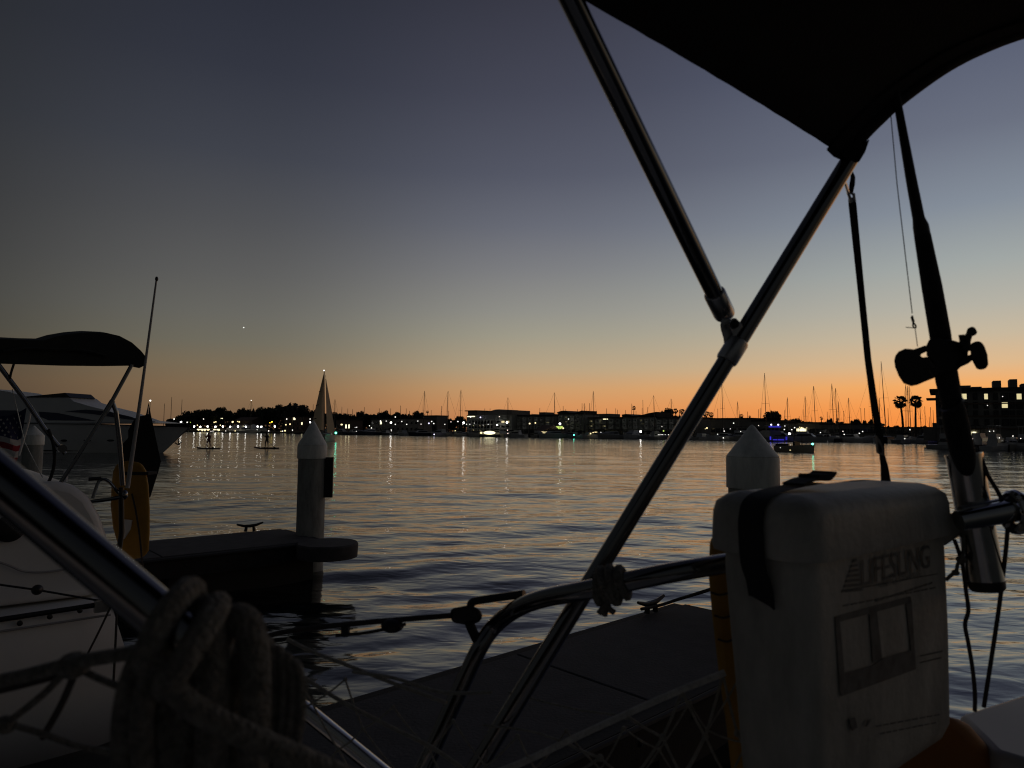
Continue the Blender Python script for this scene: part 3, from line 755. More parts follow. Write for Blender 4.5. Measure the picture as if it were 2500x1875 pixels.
# big building on the right
BD = 138
br = wall_block('quayside_apartment_building', 'large dark four storey building at the right edge with a few lit windows', 2287, 2620, 952, 1, STUCCO[3], None, 16, D=(BD, 126.6), gz=1.2)
p0, e, n, L, H = t_info[br.name]
def ss(px):
    q = plane_hit(px, hor(px), p0, n); return (q - p0).dot(e)
def bz(px, py): return plane_hit(px, py, p0, n).z - 1.2
MB().box(p0, e, n, -1.0, L, -.7, 16, H + .003, H + .5).build('roof', ROOF, br)
for a, b, hgt in ((2340, 2375, 1.1), (2376, 2402, .8), (2430, 2450, 1.9), (2471, 2490, 2.1), (2500, 2540, 1.2)):
    MB().box(p0, e, n, ss(a), ss(b), .5, 5, H + .503, H + hgt).build('roof_hut', STUCCO[3], br)
MB().box(p0, e, n, -1.6, .9, -.9, 6, H - 1.6, H - 1.35).build('canopy_slab', ROOF, br)
MB().box(p0, e, n, -.7, -.02, .4, 8, 0, 3.6).build('annex', STUCCO[3], br)
MB().box(p0, e, n, -2.3, -.72, .4, 8, 0, 2.6).build('annex', STUCCO[3], br)
for r_, pyc in enumerate((968, 989, 1010, 1031)):
    for pxc in (2300, 2322, 2356, 2384, 2411, 2434, 2456, 2474, 2492, 2514, 2540, 2570):
        w_ = {2356: 12, 2411: 7, 2492: 9, 2456: 11}.get(pxc, 7) * BD / FPX
        h_ = 13 * BD / FPX
        lit_ = (pxc, r_) in ((2356, 0), (2411, 0), (2492, 0), (2456, 1))
        s_ = ss(pxc) * 1.0; z = bz(pxc, pyc)
        f = MB().box(p0, e, n, s_ - w_ / 2 - .1, s_ + w_ / 2 + .1, -.13, .02, z - h_ / 2 - .1, z + h_ / 2 + .1).build('window', ROOF, br)
        MB().box(p0, e, n, s_ - w_ / 2, s_ + w_ / 2, -.17, -.1, z - h_ / 2, z + h_ / 2).build('pane', LYD if lit_ else PANE, f)
for r_ in range(1, 4):
    z = H * r_ / 4.05
    MB().box(p0, e, n, 0, L, -.22, -.002, z - .12, z + .12).build('band', STUCCO[4], br)
MB().box(p0, e, n, ss(2369), ss(2384), -.2, .02, bz(2377, 1065), bz(2377, 1054)).build('window', LYB, br)
for px, py, s_, mt in ((2304, 1019, 3.5, LWD), (2411, 990, 2.6, LWD), (2448, 968, 2.6, LWD), (2416, 1053, 3, LWD), (2426, 1052.5, 2.8, LWD), (2345, 975, 2.6, LW)):
    globe(px, py, (plane_hit(px, py, p0 - n * .5, n) - EYE).dot(FWD), s_, mt, br)

# ================================================================== boats on the far shore
def hull_rows(L, B, F, sheer=.25, bow=1.0, stern=.8, draft=.35, n=11):
    """rows of (x along, y across, z) from stern to bow"""
    rows = []
    for i in range(n):
        t = i / (n - 1)
        w = B / 2 * (stern + (1 - stern) * min(1, t / .35)) if t < .45 else B / 2 * max(.02, 1 - ((t - .45) / .55) ** 2.2)
        z = F * (1 + sheer * (t ** 2) + .03 * (1 - t))
        rake = bow * F * .55 * max(0, t - .75) / .25
        x = -L / 2 + L * t
        rows.append([(x + rake, -w, z), (x + rake * .4, -w * .88, .12), (x, -w * .4, -draft), (x, w * .4, -draft), (x + rake * .4, w * .88, .12), (x + rake, w, z)])
    return rows
def xf(pt, o, a, roll=0.0):
    c, s_ = math.cos(a), math.sin(a)
    return Vector((o.x + pt[0] * c - pt[1] * s_, o.y + pt[0] * s_ + pt[1] * c, o.z + pt[2]))
def build_hull(mb, L, B, F, o, a, **kw):
    rows = [[xf(p, o, a) for p in r] for r in hull_rows(L, B, F, **kw)]
    mb.grid(rows)
    for r_, q in zip(rows[:-1], rows[1:]):
        mb.add([r_[0], r_[5], q[5], q[0]], [(0, 1, 2, 3)])
    mb.add(rows[0], [tuple(range(6))])
def pbox(mb, o, a, x0, x1, w0, w1, z0, z1, tx=.3):
    """tapered cabin block"""
    pts = [(x0, -w0, z0), (x1, -w0, z0), (x1, w0, z0), (x0, w0, z0), (x0 + tx * .4, -w1, z1), (x1 - tx, -w1, z1), (x1 - tx, w1, z1), (x0 + tx * .4, w1, z1)]
    mb.add([xf(p, o, a) for p in pts], [(3, 2, 1, 0), (4, 5, 6, 7), (0, 1, 5, 4), (1, 2, 6, 5), (2, 3, 7, 6), (3, 0, 4, 7)])
def sailboat(pxt, yt, D, label, lean=0.0, L=None, stays=True, hullm=None, head=None, tiplight=False, mr=None):
    b = S(pxt, D, 0); zt = Z(pxt, yt, D)
    L = L or min(14, max(8, zt * .72)); B, F = L * .3, L * .1
    a = head if head is not None else rng.choice((.65, .65 + math.pi)) + rng.uniform(-.2, .2)
    base = xf((-L * .06, 0, 0), b, a)
    t = thing('moored_sailboat', label, 'sailboat', base, 'sailboats moored along the far shore')
    mb = MB(); build_hull(mb, L, B, F, base, a); mb.build('hull', hullm or rng.choice(HULL), t)
    mb = MB(); pbox(mb, base, a, -L * .12, L * .25, B * .3, B * .24, F * 1.0, F * 1.0 + .55, .8); mb.build('cabin', HULL[1], t)
    mx = L * .06
    m0 = xf((mx, 0, F), base, a); m1 = Vector((m0.x + lean, m0.y, zt))
    r_ = mr or max(.1, .68 * D / FPX)
    MB().tube([m0, m0.lerp(m1, .5), m1], [r_, r_ * .95, r_ * .7], 7).build('mast', ALU, t)
    bm = xf((-L * .36, 0, F + 1.25), base, a)
    MB().tube([m0 + Vector((0, 0, 1.3)), bm], [.09, .08], 6).build('boom', ALU, t)
    MB().tube([m0 + Vector((0, 0, 1.55)), m0.lerp(bm, .5) + Vector((0, 0, .9)), bm + Vector((0, 0, .2))], [.22, .2, .12], 7).build('furled_sail', CANVAS_G, t)
    if stays:
        mb = MB(); rs = max(.02, .15 * D / FPX)
        bow = xf((L * .5, 0, F * 1.3), base, a); st = xf((-L * .5, 0, F), base, a)
        mb.tube([m1, bow], rs, 4); mb.tube([m1, st], rs, 4)
        cr = m0.lerp(m1, .52)
        for s_ in (-1, 1):
            tip = cr + Vector((-math.sin(a), math.cos(a), 0)) * (B * .28 * s_)
            ch = xf((mx, B * .45 * s_, F), base, a)
            mb.tube([m1, tip, ch], rs * .8, 4)
        mb.build('rigging', ALU, t)
        MB().tube([cr + Vector((-math.sin(a), math.cos(a), 0)) * (B * .28), cr - Vector((-math.sin(a), math.cos(a), 0)) * (B * .28)], rs * 1.6, 5).build('spreader', ALU, t)
    if tiplight: MB().ell(m1 + Vector((0, 0, .3)), (.32, .32, .32), n=8, m=6).build('masthead_light', LW, t)
    return t
MASTS = [  # top column, top row, depth factor, lean in m
    (416, 969, 1.9, 0), (441, 975, 2.0, -.4), (399, 985, 2.1, 0), (611, 978.5, 1.06, 0), (763, 987, 1.8, 0),
    (816, 974, 1.08, 0), (833, 993, 1.9, -.2), (848, 997, 1.9, 0), (869, 1005, 1.9, 0), (925, 997, 1.1, 0), (952, 997, 1.9, -.3), (977, 990, 1.1, 0), (991, 997, 1.9, 0), (999, 1003, 1.9, 0),
    (1033, 954, 1.05, -.4), (1052, 1001, 1.9, 0), (1090, 954, 1.05, -.5), (1095, 1003, 1.9, 0), (1124, 951, 1.06, 0),
    (1183, 997, 1.09, 0), (1240, 970, 1.05, .1), (1355, 958, 1.06, .3), (1381, 999, 1.9, 0), (1421, 984, 1.9, 0), (1427, 984, 1.08, .1),
    (1440, 984, 1.85, .2), (1451, 954, 1.05, .4), (1481, 997, 1.1, 0), (1504, 997, 1.12, .1), (1508, 1000, 1.9, 0), (1527, 1001, 1.9, 0), (1542, 985, 1.9, -.2), (1553, 1003, 1.9, 0), (1568, 996, 1.9, 0), (1571, 976, 1.8, .3), (1582, 994, 1.9, .1), (1599, 965, 1.07, .4), (1641, 973, 1.08, .3),
    (1766, 934, 1.03, .3), (1803, 980, 1.1, .2), (1853, 999, 1.8, 0), (1857, 996, 1.85, 0), (1871, 910, 1.02, .25),
    (1924, 970, 1.1, 0), (1952, 1016, 1.9, 0), (1969, 967, 1.08, .2), (1983, 1017, 1.9, 0), (1992, 942, 1.04, .4), (2036, 936, 1.04, .3), (2044, 947, 1.1, .2), (2050, 980, 1.2, .2), (2076, 971, 1.12, .3), (2113, 996, 1.3, .1),
    (2133, 922, 1.08, .8), (2149, 971, 1.2, 0), (2164, 881, 1.03, .9), (2212, 938, 1.12, -.4), (2218, 942, 1.14, -.2), (2224, 942, 1.1, .1), (2250, 974, 1.2, .3), (2260, 992, 1.3, 0), (2270, 1017, 1.4, 0), (2274, 994, 1.3, 0), (2280, 1001, 1.35, 0)]
ge = random.Random(12)
for k_ in range(34):                            # shorter masts of the basin behind
    px = 860 + k_ * 42.5 + ge.uniform(-14, 14)
    if min(abs(px - q[0]) for q in MASTS) > 4 and px < 2290: MASTS.append((round(px, 1), ge.uniform(986, 1006) + (px - 860) * .008, ge.uniform(1.7, 1.95), ge.uniform(-.2, .3)))
cnt = {}
for q in MASTS: cnt.setdefault(seg(q[0]), []).append(q[0])
for k_ in cnt: cnt[k_].sort()
for px, yt, k, ln in MASTS:
    w = seg(px); i = cnt[w].index(px)
    size = 'tall' if yt < 960 else 'short' if yt > 992 else 'medium'
    lb = 'moored sailboat with %s bare mast %s, %s' % (size, w, ordw(i, len(cnt[w])))
    if px == 611: lb = 'moored sailboat with a white light on its masthead on the left shore'
    # masts lean a little to the upper left on the right hand side
    sailboat(px, yt, D0(px) * k, lb, lean=-ln, stays=(k < 1.25 and yt < 990), tiplight=(px == 611), head=rng.choice((.2, .9, 3.6, 4.2)) + rng.uniform(-.2, .2))

def cruiser(px, D, L, head, label, hm, fly=True, lights=(), name='motor_cruiser'):
    b = S(px, D, 0); B, F = L * .3, L * .105; a = head
    t = thing(name, label, 'motorboat', b, 'motorboats moored along the far shore')
    mb = MB(); build_hull(mb, L, B, F, b, a, sheer=.35, stern=.92, bow=1.3); mb.build('hull', hm, t)
    mb = MB(); pbox(mb, b, a, -L * .22, L * .26, B * .38, B * .3, F * 1.02, F + 1.3, L * .11); c = mb.build('cabin', HULL[0], t)
    mb = MB(); pbox(mb, b, a, -L * .19, L * .225, B * .375, B * .335, F + .55, F + 1.08, L * .07); mb.build('window_band', GLASSD, c)
    if fly:
        mb = MB(); pbox(mb, b, a, -L * .2, L * .08, B * .28, B * .25, F + 1.303, F + 1.9, .3); mb.build('flybridge', HULL[0], t)
        mb = MB(); pbox(mb, b, a, -L * .2, L * .06, B * .3, B * .28, F + 3.1, F + 3.2, .1)
        for sx_ in (-L * .17, L * .02):
            for sy_ in (-1, 1): mb.tube([xf((sx_, B * .25 * sy_, F + 1.9), b, a), xf((sx_, B * .25 * sy_, F + 3.1), b, a)], .04, 5)
        mb.build('hardtop', CANVAS_G if rng.random() < .5 else HULL[1], t)
    mb = MB()
    for sy_ in (-1, 1):
        pts = [xf((L * x_, B * w_ * sy_, F * z_ + .55), b, a) for x_, w_, z_ in ((.12, .46, 1.1), (.3, .36, 1.2), (.45, .16, 1.32), (.52, .02, 1.36))]
        mb.tube(pts, .025, 4)
        for q in pts: mb.tube([q, q - Vector((0, 0, .55))], .02, 4)
    mb.build('bow_rail', STEEL_B, t)
    for lx, lz, mt in lights:
        MB().ell(xf((L * lx, 0, F + lz), b, a), (.16, .16, .16), n=8, m=6).build('lamp', mt, t)
    return t
def mseg(px):
    for lim, w in ((860, 'beside the sailing yacht'), (1010, 'right of the sailing yacht'), (1140, 'left of the balconied block'), (1260, 'below the balconied block'),
                   (1430, 'below the long apartment block'), (1560, 'left of the two close bright lamps'), (1700, 'beside the crossing steel tube'), (1850, 'left of the right piling cone'), (2000, 'behind the open launch'), (2140, 'left of the hanging strap'), (2300, 'below the twin palms'), (2700, 'in front of the large right hand building')):
        if px < lim: return w
MOT = []
px = 800
g = random.Random(3)
while px < 2275:
    MOT.append([px, D0(px) * g.uniform(.985, 1.045), g.uniform(8, 13.5)]); px += g.uniform(30, 46) * (1 + (px - 800) / 2600)
for k_, (px, d, L_) in enumerate(((2318, 112, 9), (2352, 108, 8), (2392, 112, 10.5), (2432, 106, 9), (2470, 110, 10), (2512, 107, 9))): MOT.append([px, d, L_])
cnt = {}
for q in MOT: cnt.setdefault(mseg(q[0]), []).append(q[0])
BOATS = []
for px, d, L_ in MOT:
    w = mseg(px); i = cnt[w].index(px)
    hm = g.choice([HULL[0], HULL[0], HULL[1], HULL[3], HULL[2]])
    nm = {0: 'white', 1: 'cream', 2: 'navy', 3: 'grey'}[HULL.index(hm)]
    fl_ = g.random() < .55
    lb = '%s %s moored %s, %s' % (nm, 'flybridge cruiser' if fl_ else 'low motor cruiser', w, ordw(i, len(cnt[w])))
    hd = g.choice((.7, .7 + math.pi, 2.3, 5.4)) + g.uniform(-.25, .25)
    BOATS.append((px, d, cruiser(px, d, L_ if px < 2290 else L_ * .75, hd, lb, hm, fl_)))
SL = [(871, 1043, 3, LW), (870, 1053, 2.8, LWD), (876, 1059, 2.8, LW), (867, 1043.5, 2.4, LWD), (955, 1049.5, 3.2, LW), (955.5, 1052, 2.6, LW), (1060, 1060.5, 3.6, LV), (1112, 1051.5, 3, LY), (1109, 1052, 2.4, LYD), (1239, 1050, 3.2, LW), (1240, 1058, 3, LW),
      (1464, 1063, 3.6, LW), (1467, 1055.5, 3.4, LWD), (1442, 1058.5, 4.6, LY), (1448, 1056, 3.6, LY), (1453, 1055, 3.6, LY), (1457, 1055, 2.8, LY), (1607, 1061.5, 2.6, LW), (1611, 1061.5, 2.6, LW), (1614, 1061, 2.6, LW), (1618, 1061, 2.6, LW), (1624, 1061, 2.2, LW), (1632, 1061.3, 2.8, LW), (1620, 1052, 5, LGY), (1616, 1041.5, 2.4, LW),
      (1768, 1052.5, 3.8, LW), (1766, 1069, 3.8, LW), (1752, 1060, 3.2, LWD), (1808, 1053.5, 3.2, LW), (2003, 1056, 3.6, LW), (2058, 1053, 3.2, LW), (2061, 1060.5, 3.8, LW), (2098, 1058, 3.8, LW), (2106, 1053.5, 3.6, LW), (2021, 1077, 3.4, LW), (2209, 1071, 3, LW), (2257, 1054, 3.4, LY),
      (2370, 1067, 3.6, LW), (2374.5, 1071, 3.2, LW), (2440, 1069, 3.4, LW), (2473, 1064.5, 3.6, LW), (2492, 1070.5, 3.2, LW)]
for px, py, s_, mt in SL:
    bb = min(BOATS, key=lambda q: abs(q[0] - px))
    globe(px, py, bb[1] * .99, s_ * .85, mt, bb[2], 'cabin_light')
globe(1401, 1062, D0(1401) * .99, 3.6, LG, min(BOATS, key=lambda q: abs(q[0] - 1401))[2], 'navigation_light')

# boat with a glowing cream canopy
b = S(1195, D0(1195) * 1.0, 0)
t = thing('lit_canopy_boat', 'moored boat with a glowing cream canopy below the balconied block', 'motorboat', b)
mb = MB(); build_hull(mb, 9, 2.7, .9, b, .1); mb.build('hull', HULL[3], t)
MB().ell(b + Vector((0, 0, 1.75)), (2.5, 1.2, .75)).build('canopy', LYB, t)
MB().ell(b + Vector((-3.5, 0, 1.7)), (.5, .5, .4)).build('lamp', LY, t)
# blue lit boats
b = S(1881, D0(1881) * .985, 0)
t = thing('blue_lit_yacht', 'yacht seen from astern, outlined in blue light beside the right piling cone', 'motorboat', b)
mb = MB(); build_hull(mb, 12, 4.6, 1.25, b, R(96), stern=.95); mb.build('hull', HULL[3], t)
mb = MB(); pbox(mb, b, R(96), -3.4, 3.5, 1.9, 1.6, 1.3, 3.3, 1.2); mb.build('cabin', HULL[3], t)
mb = MB(); pbox(mb, b, R(96), -3.2, .5, 1.75, 1.6, 4.6, 4.75, .1)
for sx_, sy_ in ((-2.6, -1.4), (-2.6, 1.4), (0, -1.4), (0, 1.4)): mb.tube([xf((sx_, sy_, 3.3), b, R(96)), xf((sx_, sy_, 4.6), b, R(96))], .06, 6)
mb.build('hardtop', HULL[3], t)
for dx, dz, sx_, sz in ((0, 4.35, 1.75, .12), (-2.35, 1.0, .16, .5), (2.35, 1.0, .16, .5), (0, .55, 1.6, .1), (-1.0, 4.85, .12, .3), (1.0, 4.85, .12, .3)):
    c = b + Vector((dx, -6.15 if dz < 2 else -3.4, dz)); MB().box(c, Vector((1, 0, 0)), Vector((0, 1, 0)), -sx_, sx_, -.1, .1, -sz, sz).build('led_strip', LB, t)
for dx in (-1.05, 1.05): MB().ell(b + Vector((dx, -3.5, 5.0)), (.24, .24, .22)).build('lamp', LV, t)
b = S(2280, D0(2280) * 1.0, 0)
t = thing('blue_lit_runabout', 'small boat with two patches of blue light below the twin palms', 'motorboat', b)
mb = MB(); build_hull(mb, 6, 2.1, .7, b, .3); mb.build('hull', HULL[3], t)
mb = MB(); pbox(mb, b, .3, -1.2, 1.0, .8, .6, .75, 1.5, .5); mb.build('cabin', HULL[2], t)
for px, py, w_ in ((2270, 1062, .45), (2284, 1066, .7)):
    MB().ell(P(px, py, D0(2280) * .985), (w_, .3, .3)).build('led_strip', LB, t)
MB().ell(P(2285, 1066.5, D0(2280) * .98), (.25, .2, .2)).build('lamp', LV, t)

# ================================================================== boats and people out on the water
# sailing yacht behind the left piling
D = 150.0
b = S(800, D, 0)
t = thing('sailing_yacht', 'yacht under sail with lit masthead and green bow light behind the left piling', 'sailboat', b)
mb = MB(); build_hull(mb, 11, 3.3, 1.15, b, R(-80), sheer=.35); mb.build('hull', HULL[1], t)
mb = MB(); pbox(mb, b, R(-80), -2.0, 2.6, 1.0, .8, 1.2, 1.75, .9); mb.build('cabin', HULL[0], t)
mt0, mt1 = P(792, 1058, D), P(791.5, 906, D)
MB().tube([mt0, mt1], [.13, .09], 8).build('mast', ALU, t)
globe(791, 904.5, D, 4.5, LW, t, 'masthead_light')
def sailsheet(luff, leech, bulge, name):
    rows = []
    for i in range(15):
        u = i / 14; a = luff(u); c = leech(u); r_ = []
        for j in range(7):
            v = j / 6; r_.append(a.lerp(c, v) + Vector((0, 1, 0)) * bulge * math.sin(math.pi * v) * (1 - .6 * u))
        rows.append(r_)
    mb = MB(); mb.grid(rows); mb.grid([[p + Vector((0, .03, 0)) for p in r_] for r_ in rows])
    return mb.build(name, SAIL, t)
main = sailsheet(lambda u: P(792 - .5 * u, 1052 - 145 * u, D - .05), lambda u: P(760 + 31 * u ** 1.12, 1048 - 139 * u, D - 2.0 * (1 - u)), 1.2, 'mainsail')
for u in (.18, .42, .66):
    a, c = P(760 + 31 * u ** 1.12, 1048 - 139 * u, D - 2 * (1 - u) - .1), None
    q = P(760 + 31 * u ** 1.12 + 9 * (1 - u) + 3, 1048 - 139 * u - 1, D - 1.2)
    MB().tube([a, q + Vector((0, -.9, 0))], .09, 5).build('batten', CANVAS_G, main)
sailsheet(lambda u: P(820 - 25 * u, 1060 - 135 * u, D - 5 * (1 - u)), lambda u: P(798 - 3.5 * u, 1056 - 131 * u, D - 2 * (1 - u)), .5, 'jib')
MB().tube([P(820, 1062, D - 5), P(794, 915, D)], .035, 5).build('forestay', ALU, t)
MB().tube([P(792, 1052, D), P(762, 1048, D - 2)], .1, 6).build('boom', ALU, t)
globe(820, 1057, D - 5.2, 5.5, LG, t, 'navigation_light')

# open launch with canopy
D = 84.0
c0, c1 = G(1897, 1101), G(1986, 1104)
b = (c0 + c1) / 2; e = (c1 - c0).normalized(); a = math.atan2(e.y, e.x); L_ = (c1 - c0).length
t = thing('open_launch', 'dark open launch with green bow light and flat canopy motoring right', 'motorboat', b)
mb = MB(); build_hull(mb, L_, 1.9, .72, b, a, sheer=.4, stern=.75, bow=.5); mb.build('hull', mat('launch_hull', (0.6, 0.46, 0.38), .4, 0, .15, 1), t)
mb = MB(); pbox(mb, b, a, -L_ * .45, L_ * .36, .85, .8, 2.05, 2.14, .1); mb.build('canopy', CANVAS_G, t)
for x_ in (-.38, -.12, .1, .3):
    for s_ in (-1, 1): MB().tube([xf((L_ * x_, .72 * s_, .7), b, a), xf((L_ * x_, .72 * s_, 2.05), b, a)], .028, 6).build('post', ALU, t)
mb = MB(); pbox(mb, b, a, -L_ * .46, -L_ * .24, .7, .65, .5, 1.0, .1); mb.build('seat', CANVAS_G, t)
mb = MB(); pbox(mb, b, a, L_ * .02, L_ * .08, .6, .5, .7, 1.3, .03); mb.build('windscreen', GLASSD, t)
globe(1984, 1084, D - .3, 5.5, LG, t, 'navigation_light'); globe(1905, 1093, D - 1.2, 2, LWD, t, 'stern_light')
globe(1929, 1099, D - 1.2, 2.6, LY, t, 'courtesy_light')

# paddleboarders
def skin_body(name, chain, mt, parent=None, loc=(0, 0, 0)):
    """chain: verts [(pos, radius)], edges"""
    vs, es = chain
    me = bpy.data.meshes.new(name); me.from_pydata([v for v, r_ in vs], es, [])
    o = bpy.data.objects.new(name, me); COL.objects.link(o)
    md = o.modifiers.new('skin', 'SKIN')
    if not me.skin_vertices: 
        bm = bmesh.new(); bm.from_mesh(me); bm.verts.layers.skin.verify(); bm.to_mesh(me); bm.free()
    for i, (v, r_) in enumerate(vs):
        sv = me.skin_vertices[0].data[i]; sv.radius = (r_, r_) if not isinstance(r_, tuple) else r_; sv.use_root = (i == 0)
    o.modifiers.new('sub', 'SUBSURF').levels = 2
    o.modifiers['sub'].render_levels = 2
    dg = bpy.context.evaluated_depsgraph_get()
    nm = bpy.data.meshes.new_from_object(o.evaluated_get(dg))
    bpy.data.objects.remove(o)
    nm.name = name; nm.materials.clear(); nm.materials.append(mt)
    nm.polygons.foreach_set('use_smooth', [True] * len(nm.polygons))
    q = bpy.data.objects.new(name, nm); COL.objects.link(q); q.location = loc
    return q
def paddler(px, py, wpx, label, blabel, plabel, cl, pose, face):
    base = G(px, py, 0); D = (base - EYE).dot(FWD); L_ = wpx * D / FPX
    # board
    rows = []
    for i in range(15):
        u = i / 14 * 2 - 1; w = .38 * (1 - abs(u) ** 3.2) ** .7 + .02; z = .06 + .12 * max(0, u * face) ** 3
        x = u * L_ / 2
        rows.append([base + Vector((x, w * math.cos(q), z + .095 * math.sin(q))) for q in [k * math.pi / 4 for k in range(8)]])
    mb = MB(); mb.grid(rows, close_u=True); mb.add(rows[0], [tuple(range(8))]); mb.add(rows[-1], [tuple(range(8))])
    bo = thing('paddleboard', blabel, 'paddleboard', base, 'paddleboards')
    mb.build('deck', BOARD, bo)
    MB().box(base + Vector((0, 0, .156)), Vector((1, 0, 0)), Vector((0, 1, 0)), -.55, .55, -.26, .26, 0, .012).build('deck_pad', CANVAS_G, bo)
    MB().prism([base + Vector((-L_ * .42 * face, -.01, -.02)), base + Vector((-L_ * .36 * face, -.01, -.02)), base + Vector((-L_ * .42 * face, -.01, -.22))], (0, .02, 0)).build('fin', BLACKP, bo)
    z0 = .16
    hx = .02
    V = [((0, 0, .92 + z0), .15), ((0, 0, 1.1 + z0), .125), ((.01 * face, 0, 1.3 + z0), .165), ((.02 * face, 0, 1.44 + z0), .12), ((.03 * face, 0, 1.52 + z0), .062), ((.05 * face, 0, 1.6 + z0), .085), ((.055 * face, 0, 1.7 + z0), .098), ((.05 * face, 0, 1.78 + z0), .07)]
    E = [(i, i + 1) for i in range(7)]
    def limb(root, pts):
        k = root
        for p, r_ in pts:
            V.append((p, r_)); E.append((k, len(V) - 1)); k = len(V) - 1
    for s_ in (-1, 1):
        limb(0, [((.11 * s_, .05 * s_, .82 + z0), .1), ((.14 * s_ + .03 * face, .08 * s_, .47 + z0), .068), ((.14 * s_, .1 * s_, .25 + z0), .06), ((.14 * s_, .1 * s_, .07 + z0), .045), ((.14 * s_ + .12 * face, .12 * s_, .03 + z0), .036)])
    hands = []
    for s_, (el, ha) in zip((-1, 1), pose):
        sh = (.17 * s_ + .02 * face, .06 * s_, 1.42 + z0)
        limb(3, [(sh, .075), ((el[0], el[1], el[2] + z0), .05), ((ha[0], ha[1], ha[2] + z0), .036)])
        h = Vector((ha[0], ha[1], ha[2] + z0)); hands.append(h)
        d = (h - Vector((el[0], el[1], el[2] + z0))).normalized()
        k = len(V) - 1
        V.append((tuple(h + d * .06), .034)); E.append((k, len(V) - 1)); hk = len(V) - 1
        x_, y_ = frame_of(d)
        for f_ in range(4):
            off = x_ * (-.03 + .02 * f_)
            V.append((tuple(h + d * (.1 + .01 * (f_ in (1, 2))) + off + y_ * .02), .011)); E.append((hk, len(V) - 1))
        V.append((tuple(h + d * .04 + x_ * .05), .012)); E.append((k, len(V) - 1))
    p_ = skin_body('person', (V, E), cl, loc=base)
    tag(p_, label, 'person')
    hd = MB().ell(base + Vector((.045 * face, 0, 1.735 + z0)), (.1, .085, .105), n=14, m=10).build('hair', mat('dark_hair', (.02, .015, .012), .8), None)
    hd.parent = p_; hd.matrix_parent_inverse = Matrix.Identity(4)
    for v in hd.data.vertices: v.co -= base
    fc = MB(); fc.ell((.12 * face, 0, 1.7 + z0), (.035, .06, .07), n=10, m=8); fc.ell((.158 * face, 0, 1.695 + z0), (.018, .014, .022), n=8, m=6)
    fo = fc.build('face', SKIN); fo.parent = p_
    # paddle
    hi, lo = (hands[0], hands[1]) if hands[0].z > hands[1].z else (hands[1], hands[0])
    dd = (lo - hi).normalized(); A_, B_ = base + hi - dd * .05, base + lo + dd * (1.15)
    pd = thing('paddle', plabel, 'paddle', base + lo, 'paddles')
    MB().tube([A_, B_], .02, 6).build('shaft', BLACKP, pd)
    x_, y_ = Vector((1, 0, 0)), Vector((0, 1, 0))
    MB().ell(B_ + dd * .17, (.1, .03, .24), ax=(dd.cross(y_).normalized(), y_, dd), n=10, m=8).build('blade', BLACKP, pd)
    MB().tube([A_ - Vector((.05, 0, 0)), A_ + Vector((.05, 0, 0))], .018, 6).build('grip', BLACKP, pd)
paddler(509, 1096.5, 57, 'person in dark red top standing on the left paddleboard', 'flat paddleboard under the person in dark red, left of the pair', 'paddle held by the person in the dark red top', CLOTH[0],
        (((-.3, -.12, 1.2), (-.38, -.22, 1.5)), ((.25, -.05, 1.14), (-.02, -.3, 1.0))), -1)
paddler(651, 1095.5, 61, 'person in black with one arm raised on the right paddleboard', 'paddleboard with raised red nose under the person in black, nearest the left piling', 'paddle held by the person in black', CLOTH[1],
        (((-.36, -.1, 1.4), (-.52, -.18, 1.66)), ((.3, -.08, 1.15), (.22, -.28, .9))), -1)

# motor yacht on the far left
D = 58.0
b0 = G(395, 1106)                              # stem at the waterline
e = Vector((-.985, .17, 0)).normalized(); n_ = Vector((.17, .985, 0)).normalized()
t = thing('motor_yacht', 'large white motor yacht with raked bow behind the neighbouring sailboat', 'yacht', b0)
def Y(s_, w, z): return b0 + e * s_ + n_ * w + Vector((0, 0, z))
Lh = 24.0
rows = []
for i in range(25):
    u = i / 24; s_ = Lh * u ** 1.25
    ov = 2.9 * max(0, 1 - u * 3.0) ** 1.0                 # bow overhang at sheer
    wd = 2.9 * min(1, (u * 2.2 + .01)) ** .7; wk = wd * min(1, .12 + u * 1.5)
    zs = 2.55 + .22 * min(1, u * 3.0)
    row_ = []
    for v in (0, .35, .7, 1.0):
        row_.append(Y(s_ - ov * v, -(wk + (wd - wk) * v ** .7), -.1 + (zs + .1) * v))
    for v in (1.0, .7, .35, 0):
        row_.append(Y(s_ - ov * v, (wk + (wd - wk) * v ** .7), -.1 + (zs + .1) * v))
    rows.append(row_)
mb = MB(); mb.grid(rows)
hl = mb.build('hull', YACHTW, t)
mb = MB(); 
for r_, q in zip(rows[:-1], rows[1:]): mb.add([r_[3] - Vector((0, 0, .12)), r_[4] - Vector((0, 0, .12)), q[4] - Vector((0, 0, .12)), q[3] - Vector((0, 0, .12))], [(0, 1, 2, 3)])
mb.build('deck', GEL_D, t)
mb = MB(); mb.tube([r_[3] + Vector((0, 0, .02)) for r_ in rows], .05, 6); mb.build('rub_rail', RUBBER, t)
mb = MB(); mb.tube([r_[0] + Vector((0, -.04, .28)) for r_ in rows], .06, 6); mb.build('boot_stripe', RUBBER, t)
def YH(px, py, dep=0): return plane_hit(px, py, Y(0, -3.0 + dep, 0), n_)
ytop = [(392, 1033), (330, 1026), (290, 1012), (262, 1002), (220, 992), (180, 980), (168, 970), (60, 968), (20, 956), (-40, 948), (-200, 942), (-420, 946), (-420, 1036)]
MB().prism([YH(*q, 1.0) for q in ytop], n_ * 3.6).build('superstructure', YACHTW, t)
